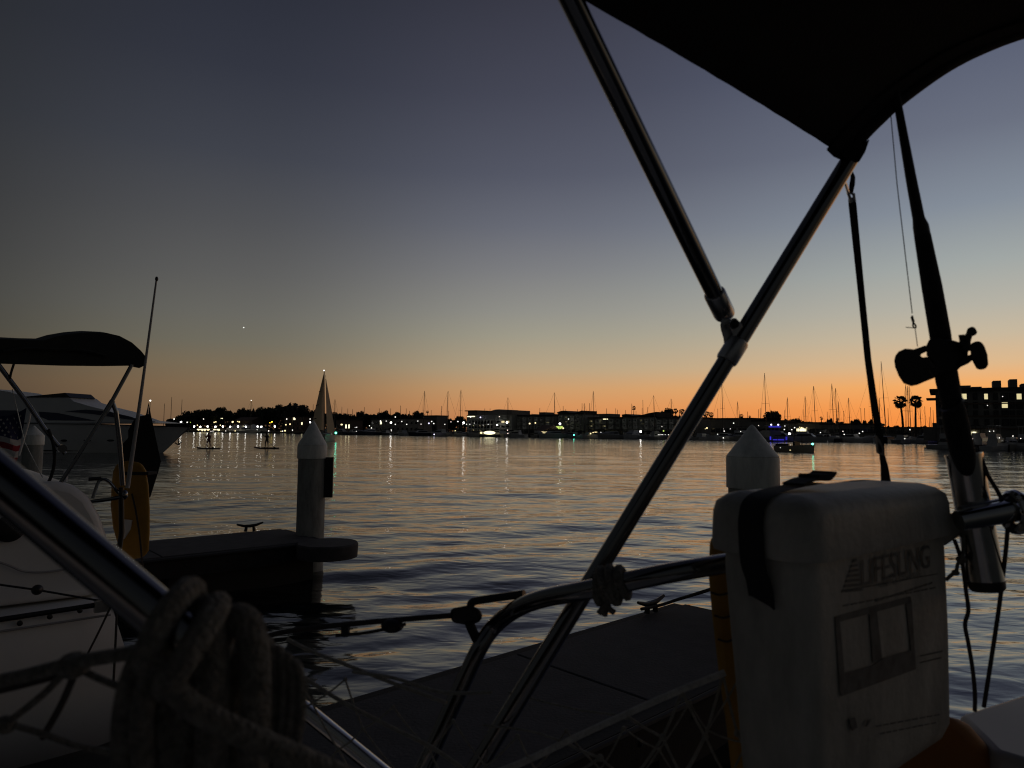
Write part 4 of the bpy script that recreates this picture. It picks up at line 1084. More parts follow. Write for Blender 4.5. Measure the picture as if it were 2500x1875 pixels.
for poly, nm in (([(160, 1004), (210, 1000), (262, 1004), (320, 1017), (345, 1027), (300, 1022), (230, 1011)], 'upper_window'), ([(95, 1005), (140, 1008), (215, 1023), (235, 1027), (120, 1026), (100, 1018)], 'side_window'), ([(-160, 1000), (40, 1002), (62, 1012), (40, 1024), (-160, 1024)], 'side_window'), ([(60, 968.5), (160, 959), (172, 970), (60, 970.5)], 'flybridge_screen')):
    MB().prism([YH(*q, 1.0) - n_ * .06 for q in poly], n_ * (.05 if 'fly' not in nm else 3.3)).build(nm, YACHTB if 'fly' not in nm else GLASSD, t)
MB().tube([YH(q, 1030 + 2 * math.sin(q * .01), .12) for q in range(-400, 385, 20)], .03, 5).build('hand_rail', STEEL_B, t)
for pxc in (157, 213, 270):
    cc = plane_hit(pxc, 1075.5, Y(0, -2.55, 0), n_)
    MB().ell(cc, (.3, .35, .12), ax=(e, n_, Vector((0, 0, 1))), n=14, m=8).build('porthole', GLASSD, t)
aa = YH(436, 1072, 2.2)
mb = MB(); mb.tube([aa, aa + Vector((.12, -.2, -.45))], .05, 6); mb.tube([aa + Vector((-.25, -.2, -.35)), aa + Vector((.12, -.2, -.55)), aa + Vector((.4, -.2, -.25))], .06, 6)
mb.build('anchor', DARKMETAL, t)

# ================================================================== docks, pilings
def bevel(o, w, seg=2):
    md = o.modifiers.new('bevel', 'BEVEL'); md.width = w; md.segments = seg; md.limit_method = 'ANGLE'; md.angle_limit = R(40)
    return o
UPV = Vector((0, 0, 1))
def dock(corner, back, width, length, label, name='dock_finger'):
    e = (corner - back); e.z = 0; e.normalize()
    n = Vector((-e.y, e.x, 0))
    t = thing(name, label, 'dock', corner)
    c = corner
    k = 0
    s0 = 0.0
    while s0 < length:                        # concrete float modules with joints
        s1 = min(length, s0 + 2.4)
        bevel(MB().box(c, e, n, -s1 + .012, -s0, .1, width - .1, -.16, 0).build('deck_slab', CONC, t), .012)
        MB().box(c, e, n, -s1 + .12, -s0 - .1, .15, width - .15, -.75, -.165).build('float', RUBBER, t)
        s0 = s1
    for a, b in ((0, .097), (width - .097, width)):
        MB().box(c, e, n, -length, .03, a, b, -.3, -.012).build('waler', TIMBER, t)
    MB().box(c, e, n, .002, .09, .1, width - .1, -.3, -.014).build('end_board', TIMBER, t)
    for i in range(int(length / .6)):
        MB().lathe(c - e * (.3 + i * .6) - UPV * .14, -n, [(0, .022), (.008, .022), (.012, .012)], 8).build('bolt', DARKMETAL, t)
    MB().tube([c - e * length - n * .02 - UPV * .03, c + e * .03 - n * .02 - UPV * .03], .022, 8).build('rub_strip', RUBBER, t)
    return t, e, n
dl, eL, nL = dock(G(790, 1320, .6), G(370, 1365, .6), 1.8, 13, 'dark dock finger ending at the left piling')
eo_ = (G(1742, 1652, .6) - G(1260, 1872, .6)).normalized(); no_ = Vector((-eo_.y, eo_.x, 0))
co_ = G(1642, 1471, .6) - no_ * 1.55
do, eO, nO = dock(co_, co_ - eo_, 1.55, 9.5, 'near dock finger crossing below the steel tubes')
# round pile collar at the end of the left dock
cc = G(800, 1325, .6)
o = MB().lathe(cc - UPV * .22, UPV, [(0, .47), (.2, .48), (.225, .46)], 28).build('pile_collar', CONC, dl); 
def cleat(pc, e, label, sz=.16):
    t = thing('dock_cleat', label, 'cleat', pc, 'dock cleats')
    mb = MB()
    for s_ in (-.28, .28): mb.tube([pc + e * (sz * s_ * 1.25), pc + e * (sz * s_) + UPV * sz * .42], [sz * .14, sz * .11], 8)
    mb.build('base', DARKMETAL, t)
    MB().tube([pc + e * (sz * -1.05) + UPV * sz * .62, pc + e * (sz * -.5) + UPV * sz * .46, pc + UPV * sz * .42, pc + e * (sz * .5) + UPV * sz * .46, pc + e * (sz * 1.05) + UPV * sz * .62], [sz * .07, sz * .11, sz * .13, sz * .11, sz * .07], 8).build('horns', DARKMETAL, t)
    return t
cleat(G(610, 1297, .6), eL, 'dark horn cleat on the far edge of the left dock finger', .22)
cleat(G(1566, 1489, .605) - no_ * .12, eO, 'dark horn cleat on the far edge of the near dock finger', .21)
def piling(base, r_, ztop, zw, label, cone=.34, board=False):
    t = thing('piling', label, 'piling', base, 'white capped pilings')
    b = Vector((base.x, base.y, 0))
    MB().lathe(b, UPV, [(-1.5, r_), (zw + .05, r_)], 32).build('shaft', PILE_D, t)
    MB().lathe(b, UPV, [(zw, r_ + .014), (zw + .004, r_ + .018), (ztop - cone, r_ + .018), (ztop - cone + .015, r_ + .01)], 32).build('sleeve', PILE_W, t)
    MB().lathe(b, UPV, [(ztop - cone + .003, r_ + .012), (ztop - cone + .02, r_ + .014), (ztop - .02, .03), (ztop, .006)], 32).build('cone_cap', PILE_W, t)
    return t, b
DP = 11.95
pb = S(764, DP, 0); 
pl, b_ = piling(pb, .235, Z(768, 1027, DP), Z(765, 1119, DP), 'white cone capped piling at the end of the left dock', .44)
bx = S(806, DP, 0); q = Vector((bx.x, bx.y, 0))
MB().box(q, RIGHT.copy(), Vector((0, 1, 0)), -.075, .075, -.05, .0, Z(806, 1213, DP), Z(806, 1116, DP)).build('depth_board', RUBBER, pl)
DR = 7.0
pr, b_ = piling(S(1836, DR, 0), .242, Z(1832, 1037, DR), Z(1836, 1190, DR), 'white cone capped piling behind the rescue case', .34)
p3, b_ = piling(S(83, 18.3, 0), .235, Z(83, 1039, 18.3), Z(83, 1086, 18.3), 'distant pale piling seen between the neighbour boat and flag', .28)
# mooring line from near cleat towards the piling
ml = MB().tube(rope_pts([G(1566, 1487, .7), G(1610, 1478, .68), G(1660, 1462, .72), G(1722, 1443, .95), P(1790, 1420, 6.8)], 8), .016, 8).build('mooring_line', ROPE_D)
tag(recenter(ml), 'dark mooring line running from the near dock cleat to the right piling', 'rope')

# ================================================================== neighbouring sailboat
eN = eL.copy(); nN = Vector((eN.y, -eN.x, 0))          # nN faces us
Q = P(275, 1470, 5.0)
def HP(px, py, off=0.0): return plane_hit(px, py, Q - nN * off, nN)
nb = thing('neighbour_sailboat', 'white sailboat with dark bimini in the next berth at lower left', 'sailboat', Vector((Q.x, Q.y, 0)))
zs = Q.z
rows = []
for i in range(24):
    s_ = .0 - 9.0 * (i / 23) ** 1.1
    tp = max(0, 1 + s_ / .55) ** 2 if s_ > -.55 else 0
    zr = zs + .0 - .0 * s_
    r_ = []
    for z, o_ in ((zr, -.02 - .1 * tp), (zr - .07, .012 - .1 * tp), (zr - .35, .035 - .1 * tp), (zr * .4, .02 - .12 * tp), (.1, -.16 - .12 * tp), (-.25, -.5)):
        r_.append(Q + eN * (s_ - (zr - z) * -.3 * (1 if i == 0 else max(0, 1 - i / 8))) + nN * o_ + UPV * (z - Q.z))
    for z, o_ in ((-.25, -2.6), (.1, -3.0), (zr - .35, -3.2), (zr, -3.15)):
        r_.append(Q + eN * (s_ - (zr - z) * -.3 * (1 if i == 0 else max(0, 1 - i / 8))) + nN * o_ + UPV * (z - Q.z))
    rows.append(r_)
mb = MB(); mb.grid(rows); mb.add(rows[0], [tuple(range(len(rows[0])))])
for a, b in zip(rows[:-1], rows[1:]): mb.add([a[0], a[-1], b[-1], b[0]], [(0, 1, 2, 3)])
mb.build('hull', GEL, nb)
co = [(262, 1452), (263, 1310), (247, 1262), (218, 1212), (182, 1186), (142, 1176), (98, 1177), (30, 1190), (-80, 1208), (-600, 1240), (-600, 1560)]
bevel(MB().prism([HP(*q, .22) for q in co], nN * -2.4).build('coaming', GEL, nb), .06, 3)
MB().tube([HP(q, 1471 + (275 - q) * .152, -.012) for q in (273, 150, 0, -300)], .018, 8).build('toe_rail', DARKMETAL, nb)
MB().tube([HP(q, 1500 + (275 - q) * .152, -.03) for q in (270, 150, 0, -300)], .008, 6).build('rub_strake', GEL_D, nb)
for px, py in ((48, 1521), (121, 1505), (194, 1490)):
    MB().lathe(HP(px, py, -.02), nN, [(0, .017), (.02, .017), (.024, .01)], 10).build('scupper', BLACKP, nb)
MB().lathe(HP(22, 1290, .21), nN, [(0, .092), (.03, .092), (.045, .07), (.05, .02)], 24).build('vent_cover', BLACKP, nb)
MB().tube(rope_pts([HP(-40, 1360, .2), HP(20, 1380, .19), HP(60, 1395, .19), HP(120, 1396, .19), HP(190, 1384, .19)], 6), .008, 6).build('moulding', GEL_D, nb)
MB().tube([HP(-40, 1422, .1), HP(90, 1440, .05), HP(246, 1467, .0)], .0075, 6).build('lifeline', DARKMETAL, nb)
MB().ell(HP(91, 1440, .05), (.036, .036, .036), n=10, m=8).build('lifeline_toggle', BLACKP, nb)
MB().box(HP(250, 1476, -.03), eN, UPV.cross(eN), -.05, .045, -.02, .03, -.05, .03).build('stern_fitting', STEEL_B, nb)
# bimini of the neighbour
can = [(-120, 842), (0, 827), (60, 830), (108, 831), (140, 821), (180, 814), (220, 811), (262, 813), (292, 820), (322, 836), (344, 856), (357, 872), (352, 893), (340, 899), (318, 893), (250, 894), (150, 893), (60, 890), (0, 888), (-120, 886)]
rows = []
for k_ in range(9):
    u = k_ / 8
    lift = .03 * math.sin(math.pi * u) + .07 * u
    rows.append([HP(px, py, .35) - nN * (1.1 * u) + UPV * (lift if py < 880 else .13 * u) for px, py in can])
mb = MB(); mb.grid(rows, close_u=True); mb.add(rows[0], [tuple(range(len(can)))]); mb.add(rows[-1], [tuple(range(len(can)))])
mb.build('bimini_canopy', CANVAS_G, nb)
mb = MB()
for rr in (.0,):
    mb.tube(rope_pts([HP(10, 858, .33), HP(60, 850, .33), HP(130, 853, .33), HP(200, 855, .33), HP(260, 868, .33)], 4), .012, 6)
mb.build('canopy_fold', CANVAS_G, nb)
def ntube(pts, r_, nm, mt=STEEL, off=.35): return MB().tube([HP(px, py, off) for px, py in pts], r_, 12).build(nm, mt, nb)
ntube([(322, 890), (262, 1000), (143, 1186)], .0145, 'frame_tube')
ntube([(-6, 888), (60, 975), (112, 1052), (158, 1108)], .0165, 'frame_tube')
ntube([(283, 1003), (291, 1080), (299, 1185)], .017, 'support_tube')
ntube([(286, 1003), (296, 1080), (304, 1185)], .006, 'support_edge', STEEL_B, .33)
MB().tube(rope_pts([HP(118, 1048, .33), HP(130, 1085, .33), HP(133, 1125, .33), HP(126, 1160, .33), HP(112, 1190, .33)], 6), .011, 8).build('strap', WEB, nb)
MB().tube(rope_pts([HP(34, 888, .33), HP(27, 910, .33), HP(24, 925, .33)], 6), .008, 6).build('strap', WEB, nb)
MB().lathe(HP(150, 1095, .33), nN, [(0, .03), (.05, .03)], 12).build('frame_joint', STEEL, nb)
MB().tube([HP(275, 978, .34), HP(258, 1006, .34)], .02, 12).build('frame_joint', STEEL, nb)
MB().tube([HP(276, 985, .34), HP(284, 1008, .34)], .016, 12).build('frame_joint', STEEL, nb)
MB().tube([HP(30, 950, .3), HP(60, 1080, .3), HP(104, 1166, .3)], .003, 5).build('backstay', STEEL_B, nb)
MB().tube([P(382, 682, 5.5), P(357, 870, 5.45), P(335, 1030, 5.4), P(311, 1192, 5.3)], [.007, .01, .014, .017], 10).build('antenna', GEL_D, nb)
MB().ell(P(382.5, 681, 5.5), (.013, .013, .02), n=8, m=6).build('antenna_tip', BLACKP, nb)
mb = MB(); mb.tube(rope_pts([HP(100, 1232, .3), HP(180, 1228, .3), HP(250, 1221, .3), HP(292, 1214, .3)], 5), .015, 10); mb.build('stern_rail', STEEL, nb)
mb = MB(); mb.tube(rope_pts([HP(226, 1216, .3), HP(238, 1182, .3), HP(248, 1170, .3), HP(266, 1176, .3), HP(290, 1204, .3)], 6), .012, 10); mb.build('ladder_rail', STEEL, nb)
MB().tube([HP(216, 1170, .3), HP(247, 1168, .3)], .014, 8).build('ladder_handle', BLACKP, nb)
MB().tube([HP(296, 1190, .3), HP(297, 1300, .3), HP(290, 1350, .3)], .02, 10).build('stern_post', DARKMETAL, nb)
MB().ell(HP(303, 1208, .3), (.03, .03, .04), n=10, m=7).build('rail_joint', STEEL, nb)
mb = MB(); mb.tube([HP(160, 1177, .5), HP(160, 1146, .5)], .014, 8); mb.build('vent_post', GEL, nb)
for pts, r_ in (([(272, 1478), (240, 1545), (212, 1600)], .007), ([(286, 1478), (282, 1570), (277, 1668)], .008)):
    MB().tube(rope_pts([HP(*q, -.1) for q in pts], 5), r_, 6).build('fender_line', ROPE_D, nb)
# yellow horseshoe buoy at the neighbour's stern
hb = [(272, 1185), (276, 1150), (285, 1130), (312, 1124), (345, 1129), (357, 1148), (363, 1185), (366, 1240), (366, 1300), (363, 1345), (350, 1362), (325, 1366), (302, 1356), (288, 1330), (276, 1290), (270, 1235)]
D = 5.6
bu = thing('horseshoe_buoy', 'yellow horseshoe buoy strapped upright at the neighbour boat stern', 'life buoy', P(318, 1366, D))
bevel(MB().prism([P(px, py, D) for px, py in hb], vx(318, 1250, .12)).build('foam_body', FOAM_Y, bu), .03, 3)
MB().box(P(330, 1156, D - .005), RIGHT.copy(), Vector((0, 1, 0)), -.125, .11, -.008, .135, -.012, .012).build('strap', WEB, bu)
MB().prism([P(px, py, D - .012) for px, py in ((303, 1268), (322, 1270), (318, 1292), (303, 1316), (298, 1316), (298, 1270))], Vector((0, .01, 0))).build('white_patch', GEL, bu)
MB().tube(rope_pts([P(322, 1205, D - .03), P(332, 1250, D - .03), P(341, 1310, D - .03), P(347, 1370, D - .03), P(352, 1400, D - .03)], 5), .007, 6).build('lanyard', ROPE_D, bu)
# black pointed cover
cv = [(363, 982), (369, 1014), (375, 1042), (382, 1076), (393, 1127), (387, 1151), (374, 1192), (367, 1214), (340, 1222), (300, 1214), (291, 1180), (292, 1140), (301, 1122), (300, 1083), (313, 1069), (313, 1050), (326, 1026), (334, 1017), (347, 1015), (356, 1013)]
D = 6.3
t = thing('motor_cover', 'black pointed canvas cover standing behind the yellow buoy', 'boat cover', P(340, 1222, D))
bevel(MB().prism([P(px, py, D) for px, py in cv], vx(345, 1100, .3)).build('canvas', CANVAS, t), .006, 2)
MB().tube([P(361, 1011, D - .02), P(363, 992, D - .02)], .004, 5).build('clip', STEEL_B, t)
# flag on a staff
D = 5.3
fs = thing('stars_and_stripes_flag', 'limp red white and blue flag with stars at the left edge', 'flag', P(66, 1135, D))
MB().tube([P(77, 990, D), P(70, 1030, D), P(46, 1112, D)], .0085, 8).build('staff', GEL, fs)
right = [(64, 996), (60, 1020), (56, 1045), (52, 1068), (50, 1083), (47, 1098), (43, 1115), (36, 1140)]
left = [(-70, 1040), (-70, 1050), (-70, 1058), (-70, 1064), (-70, 1074), (-70, 1092), (-70, 1108), (-70, 1150)]
def flagrow(u, v):                              # u across from staff, v down
    k = v * 7; i = min(6, int(k)); f = k - i
    a = [right[i][j] + (right[i + 1][j] - right[i][j]) * f for j in (0, 1)]; b = [left[i][j] + (left[i + 1][j] - left[i][j]) * f for j in (0, 1)]
    px, py = a[0] + (b[0] - a[0]) * u, a[1] + (b[1] - a[1]) * u + 5 * math.sin(u * 7 + v * 3) * (u > 0)
    return P(px, py, D + .04 * math.sin(u * 11 + v * 4) + .02)
for v0, v1, mt, nm in ((0, .45, FLAG_B, 'canton'), (.45, .6, FLAG_W, 'stripe'), (.6, .74, FLAG_R, 'stripe'), (.74, .87, FLAG_W, 'stripe'), (.87, 1, FLAG_R, 'stripe')):
    rr = [[flagrow(j / 14, v0 + (v1 - v0) * i / 4) for j in range(15)] for i in range(5)]
    mb = MB(); mb.grid(rr); mb.grid([[p + Vector((0, .004, 0)) for p in r_] for r_ in rr]); c_ = mb.build(nm, mt, fs)
    if nm == 'canton':
        for i in range(5):
            for j in range(6):
                p_ = flagrow(.08 + j * .12 + (.06 if i % 2 else 0), .08 + i * .08) - Vector((0, .006, 0))
                pts = [p_ + Vector((math.sin(k * math.pi / 5) * (.012 if k % 2 == 0 else .005), 0, math.cos(k * math.pi / 5) * (.012 if k % 2 == 0 else .005))) for k in range(10)]
                MB().prism(pts, (0, -.001, 0)).build('star', FLAG_W, c_)
# far mast light above the cover, and the evening star
sailboat(364, 980, 240, 'moored sailboat whose lit masthead shows above the black pointed cover', tiplight=True, stays=False, L=10)
st = MB().ell(P(595, 799.5, 4000), (2.8, 2.8, 2.8), n=8, m=6).build('evening_star', LST)
tag(recenter(st), 'single bright evening star low in the left sky', 'star')

# ================================================================== own boat: stern rail, bimini, gear
T25 = 0.0127
ob = thing('own_sailboat', 'sailboat the view is taken from, with stern rail and white deck corner', 'sailboat', Vector((.4, .9, .9)))
rail = rope_pts([P(2300, 1272, 1.1), P(2180, 1300, 1.06), P(2060, 1322, 1.02), P(1850, 1362, .91), P(1640, 1398, .87), P(1446, 1438, .90), P(1330, 1460, .95), P(1262, 1486, .99), P(1210, 1526, 1.04), P(1172, 1580, 1.03), P(1120, 1690, 1.02), P(1040, 1865, 1.0), P(930, 2110, 1.0)], 8)
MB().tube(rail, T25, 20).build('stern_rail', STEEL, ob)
MB().tube([P(-200, 1010, 1.02), P(60, 1226, 1.02), P(380, 1466, 1.02), P(500, 1545, 1.02), P(640, 1650, 1.02), P(718, 1712, 1.02), P(930, 1884, 1.02), P(1150, 2060, 1.02)], T25 * .95, 20).build('lower_rail', STEEL_H, ob)
# white deck corner at the lower right
dk = [P(2338, 1742, 1.12), P(2420, 1716, 1.16), P(2520, 1684, 1.2), P(2640, 1650, 1.24), P(2640, 2000, .98), P(2500, 1862, 1.0), P(2428, 1842, 1.0)]
zd = dk[0].z
dk = [Vector((p.x, p.y, zd + .0)) for p in (G(2338, 1742, zd), G(2430, 1713, zd), G(2540, 1678, zd), G(2700, 1630, zd), G(2700, 1900, zd), G(2500, 1855, zd), G(2425, 1832, zd))]
bevel(MB().prism(dk, (0, 0, -.12)).build('deck_corner', GEL_D, ob), .012, 3)
# unseen rest of the boat, added to block sky light: hull, cockpit, spray hood
def OB(s_, w, z): return Vector((0, 0, 0)) + Vector((.78, .625, 0)).normalized() * s_ + Vector((.625, -.78, 0)).normalized() * w + UPV * z
rows = []
for s_, hw in ((.75, .95), (.2, 1.15), (-1, 1.35), (-3, 1.5), (-5, 1.35), (-7, .8), (-8.4, .05)):
    rows.append([OB(s_, .15 - hw, 1.35), OB(s_ - .1, .15 - hw * .95, .5), OB(s_ - .3, .15 - hw * .6, -.3), OB(s_ - .3, .15 + hw * .6, -.3), OB(s_ - .1, .15 + hw * .95, .5), OB(s_, .15 + hw, 1.35)])
mb = MB(); mb.grid(rows); mb.add(rows[0], [(0, 1, 2, 3, 4, 5)])
for a, b in zip(rows[:-1], rows[1:]): mb.add([a[0], a[5], b[5], b[0]], [(0, 1, 2, 3)])
mb.build('hull', GEL, ob)
cab = [OB(-2.2, -1.0, 1.36), OB(-2.2, 1.3, 1.36), OB(-6, .9, 1.36), OB(-6, -.7, 1.36)]
MB().prism(cab, UPV * .5).build('cabin', GEL, ob)
hood = []
for k_ in range(9):
    a = math.pi * k_ / 8; hood.append([OB(-1.75, .15 - 1.2 * math.cos(a), 1.86 + 1.05 * math.sin(a) ** .6), OB(-2.6, .15 - 1.2 * math.cos(a), 1.86 + .85 * math.sin(a) ** .6), OB(-3.3, .15 - 1.1 * math.cos(a), 1.86 + .02)])
mb = MB(); mb.grid(hood); mb.grid([[p + UPV * .004 for p in r_] for r_ in hood]); mb.build('unseen_spray_hood', CANVAS_G, ob)
for w_ in (-.95, 1.05): MB().box(OB(0, w_, 1.36), Vector((.78, .625, 0)).normalized(), Vector((.625, -.78, 0)).normalized(), -2.2, .1, -.16, .16, 0, .28).build('unseen_coaming', GEL, ob)
# wire and block near the rail
def ptube(pts, r_, nm, mt, par, k=6, n=8): return MB().tube(rope_pts([P(*q) for q in pts], k), r_, n).build(nm, mt, par)
tk = thing('rope_tackle', 'dark pulley block and lines tied left of the stern rail bend', 'tackle', P(1140, 1500, 1.04))
bevel(MB().prism([P(px, py, 1.04) for px, py in ((1098, 1486), (1140, 1478), (1170, 1484), (1180, 1502), (1172, 1520), (1140, 1526), (1102, 1520))], vx(1140, 1500, .03)).build('block', BLACKP, tk), .006)
ptube([(640, 1556, 1.1), (711, 1540, 1.08), (850, 1524, 1.06), (985, 1512, 1.05), (1100, 1503, 1.04)], .0042, 'line', ROPE_D, tk)
ptube([(820, 1552, 1.06), (900, 1544, 1.05), (990, 1524, 1.04)], .0025, 'line', ROPE_D, tk)
MB().ell(P(958, 1527, 1.05), (.018, .015, .011), n=10, m=7).build('shackle', DARKMETAL, tk)
MB().tube([P(844, 1524, 1.06), P(843, 1552, 1.06)], .007, 8).build('turnbuckle', DARKMETAL, tk)
ptube([(1148, 1482, 1.04), (1154, 1470, 1.04), (1180, 1464, 1.03), (1280, 1450, 1.0)], .0062, 'arm', DARKMETAL, tk)
ptube([(1146, 1522, 1.04), (1156, 1545, 1.04), (1166, 1566, 1.03)], .0075, 'strap', WEB, tk)
# lashing on the rail
ls = thing('rope_lashing', 'tan cord lashing wrapped round the stern rail where tubes cross', 'rope', P(1490, 1430, .89))
ax = (P(1540, 1419, .885) - P(1446, 1438, .90)).normalized()
x_, y_ = frame_of(ax)
for k_ in range(6):
    c = P(1462 + 12 * k_, 1434.5 - 2.5 * k_, .897 - .002 * k_); rr = T25 + .006 + (.004 if k_ in (2, 3) else 0)
    tilt = ax * rng.uniform(-.3, .3)
    pts = [c + (x_ * math.cos(a) + (y_ + tilt) * math.sin(a)) * rr for a in [i * math.pi / 10 for i in range(20)]]
    MB().tube(pts, .0052, 7, closed=True).build('turn', ROPE, ls)
for pts in (((1478, 1460, .89), (1474, 1480, .885), (1462, 1498, .88)), ((1484, 1462, .89), (1486, 1484, .885), (1500, 1496, .88)), ((1480, 1462, .89), (1478, 1490, .885), (1476, 1502, .88))):
    ptube(pts, .004, 'tail', ROPE, ls)

# ---- bimini
bi = thing('bimini_top', 'black canvas bimini with crossing stainless frame tubes overhead', 'bimini', P(1760, 800, .99))
A0, A1 = P(1389, -12, .73), P(1750, 728, 1.0)
B0, B1 = P(2082, 378, 1.02), P(1140, 1912, .93)
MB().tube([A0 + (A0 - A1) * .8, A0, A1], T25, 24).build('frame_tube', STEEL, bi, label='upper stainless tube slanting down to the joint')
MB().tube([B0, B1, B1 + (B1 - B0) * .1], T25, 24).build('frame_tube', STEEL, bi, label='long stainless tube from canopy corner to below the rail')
# end cap and jaw slide
d = (A1 - A0).normalized(); J = P(1776, 783, 1.005)
o = MB().lathe(A1 - d * .012, d, [(0, T25 + .0005), (.0005, T25 + .002), (.003, T25 + .003), (.044, T25 + .003), (.048, T25 + .002), (.052, T25 - .004)], 24).build('end_cap', STEEL_B, bi)
def onB(t): return B0.lerp(B1, t)
dB = (B1 - B0).normalized(); vB = (EYE - onB(.3)).normalized(); sB = dB.cross(vB).normalized()
if sB.dot(RIGHT) > 0: sB = -sB
K_ = P(1786, 838, .985)
t_ = (K_ - B0).dot(dB); C_ = B0 + dB * t_
MB().lathe(C_ - dB * .012, dB, [(0, T25 + .0005), (.001, T25 + .002), (.004, T25 + .003), (.034, T25 + .003), (.037, T25 + .002), (.038, T25 + .0005)], 24).build('slide_sleeve', STEEL_B, bi)
fork = [(1764, 776), (1758, 792), (1760, 806), (1766, 826), (1768, 842), (1778, 852), (1796, 832), (1790, 806), (1786, 790), (1784, 776)]
bevel(MB().prism([P(px, py, .992) for px, py in fork], vx(1780, 815, .012)).build('jaw_fork', STEEL_B, bi), .002)
tab = [(1783, 782), (1788, 776), (1797, 777), (1812, 792), (1813, 798), (1795, 828), (1791, 826), (1784, 800)]
bevel(MB().prism([P(px, py, .982) for px, py in tab], vx(1797, 800, .008)).build('jaw_tab', STEEL_B, bi), .0015)
MB().lathe(P(1792, 792, .979), Vector((0, -1, 0)), [(0, .0062), (.004, .0062), (.005, .004)], 14).build('pin', DARKMETAL, bi)
# canopy: cloth between the aft bow and the forward bow overhead
bowB = rope_pts([P(2058, 380, 1.02), P(2080, 358, 1.02), P(2102, 330, 1.02), P(2146, 286, 1.03), P(2206, 232, 1.04), P(2314, 156, 1.06), P(2416, 106, 1.08), P(2520, 70, 1.1), P(2700, 22, 1.13), P(3000, -20, 1.16), P(3500, -40, 1.2)], 6)
bowA = rope_pts([P(1300, -70, .70), P(1330, -120, .69), P(1400, -190, .68), P(1480, -260, .67), P(1600, -340, .66), P(1800, -430, .65), P(2000, -490, .65), P(2200, -530, .65), P(2500, -570, .65), P(2900, -600, .65), P(3500, -600, .65)], 6)
rows = []
for i, (a, b) in enumerate(zip(bowB, bowA)):
    r_ = []
    for j in range(25):
        v = j / 24
        p = a.lerp(b, v)
        sag = math.sin(math.pi * v) * (.004 * math.exp(-i / 6.0))
        r_.append(p + UP * (sag * 1.0) + UP * .0004 * math.sin(v * 60 + i))
    rows.append(r_)
mb = MB(); mb.grid(rows); mb.grid([[p + Vector((0, 0, .0035)) for p in r_] for r_ in rows])
for a, b in ((0, 0), (-1, -1)):
    r_ = rows[a]; mb.grid([r_, [p + Vector((0, 0, .0035)) for p in r_]])
mb.build('canopy', CANVAS, bi)
# canopy continued unseen over the cockpit, added to shade the gear from overhead
eB = Vector((.78, .625, 0)).normalized(); nB = Vector((eB.y, -eB.x, 0))
bowC = [p - eB * .8 + UPV * .04 for p in bowA]; bowD = [p - eB * 1.7 for p in bowA]
mb = MB(); mb.grid([bowA, bowC, bowD]); mb.grid([[p + UPV * .0035 for p in r_] for r_ in (bowA, bowC, bowD)]); mb.build('unseen_canopy_panel', CANVAS, bi)
MB().tube(bowD, T25, 12).build('forward_bow', STEEL, bi)
# sleeve hem along the aft bow
hem = [[a.lerp(b, v) - UP * (.004 + .004 * math.sin(math.pi * v / .075)) for v in (0.0, .02, .045, .075)] for a, b in zip(bowB, bowA)]
mb = MB(); mb.grid(hem); mb.grid([[p - UP * .002 for p in r_] for r_ in hem]); mb.build('hem_sleeve', CANVAS, bi)
MB().tube(bowB, T25 * .95, 14).build('aft_bow', CANVAS, bi, label='canvas sleeved aft bow at the canopy edge')
bevel(MB().prism([P(px, py, 1.005) for px, py in ((2036, 350), (2062, 344), (2106, 352), (2124, 338), (2112, 372), (2096, 398), (2060, 388), (2052, 366), (2042, 366))], vx(2080, 370, .03)).build('corner_patch', CANVAS, bi), .004)
# tie-down strap
def ribbon(pts, w, nm, mt, par, th=.0018):
    rows = []
    for (px, py, d_), ww in zip(pts, w):
        c = P(px, py, d_); rows.append([c - RIGHT * ww / 2, c + RIGHT * ww / 2, c + RIGHT * ww / 2 + FWD * th, c - RIGHT * ww / 2 + FWD * th])
    mb = MB(); mb.grid(rows, close_u=True); mb.add(rows[0], [(0, 1, 2, 3)]); mb.add(rows[-1], [(0, 1, 2, 3)])
    return mb.build(nm, mt, par)
strap = ribbon([(2080, 482, 1.12), (2082, 500, 1.12), (2092, 600, 1.12), (2104, 720, 1.12), (2120, 880, 1.13), (2134, 980, 1.13), (2150, 1080, 1.14), (2154, 1110, 1.14), (2160, 1140, 1.14), (2166, 1200, 1.14)], [.011, .0125, .0115, .0105, .0105, .0115, .012, .0085, .012, .019], 'strap', WEB, bi)
MB().tube([P(px, py, 1.115) for px, py in ((2070, 470), (2079, 494), (2086, 490), (2084, 474))], .0026, 8, closed=True).build('strap_ring', STEEL_B, strap)
MB().tube([P(2071, 470, 1.11), P(2064, 448, 1.08), P(2062, 444, 1.07)], .0024, 6).build('snap_hook', STEEL_B, strap)
ribbon([(2078, 472, 1.118), (2081, 450, 1.115), (2083, 432, 1.11), (2079, 416, 1.1)], [.006, .0085, .007, .003], 'loop', WEB, strap)
MB().prism([P(px, py, 1.13) for px, py in ((2141, 1064), (2150, 1076), (2158, 1098), (2156, 1112), (2144, 1106))], FWD * .006).build('buckle', GEL_D, strap)
MB().prism([P(px, py, 1.128) for px, py in ((2144, 1080), (2149, 1086), (2154, 1099), (2153, 1106), (2145, 1101))], FWD * .002).build('buckle_slot', BLACKP, strap)

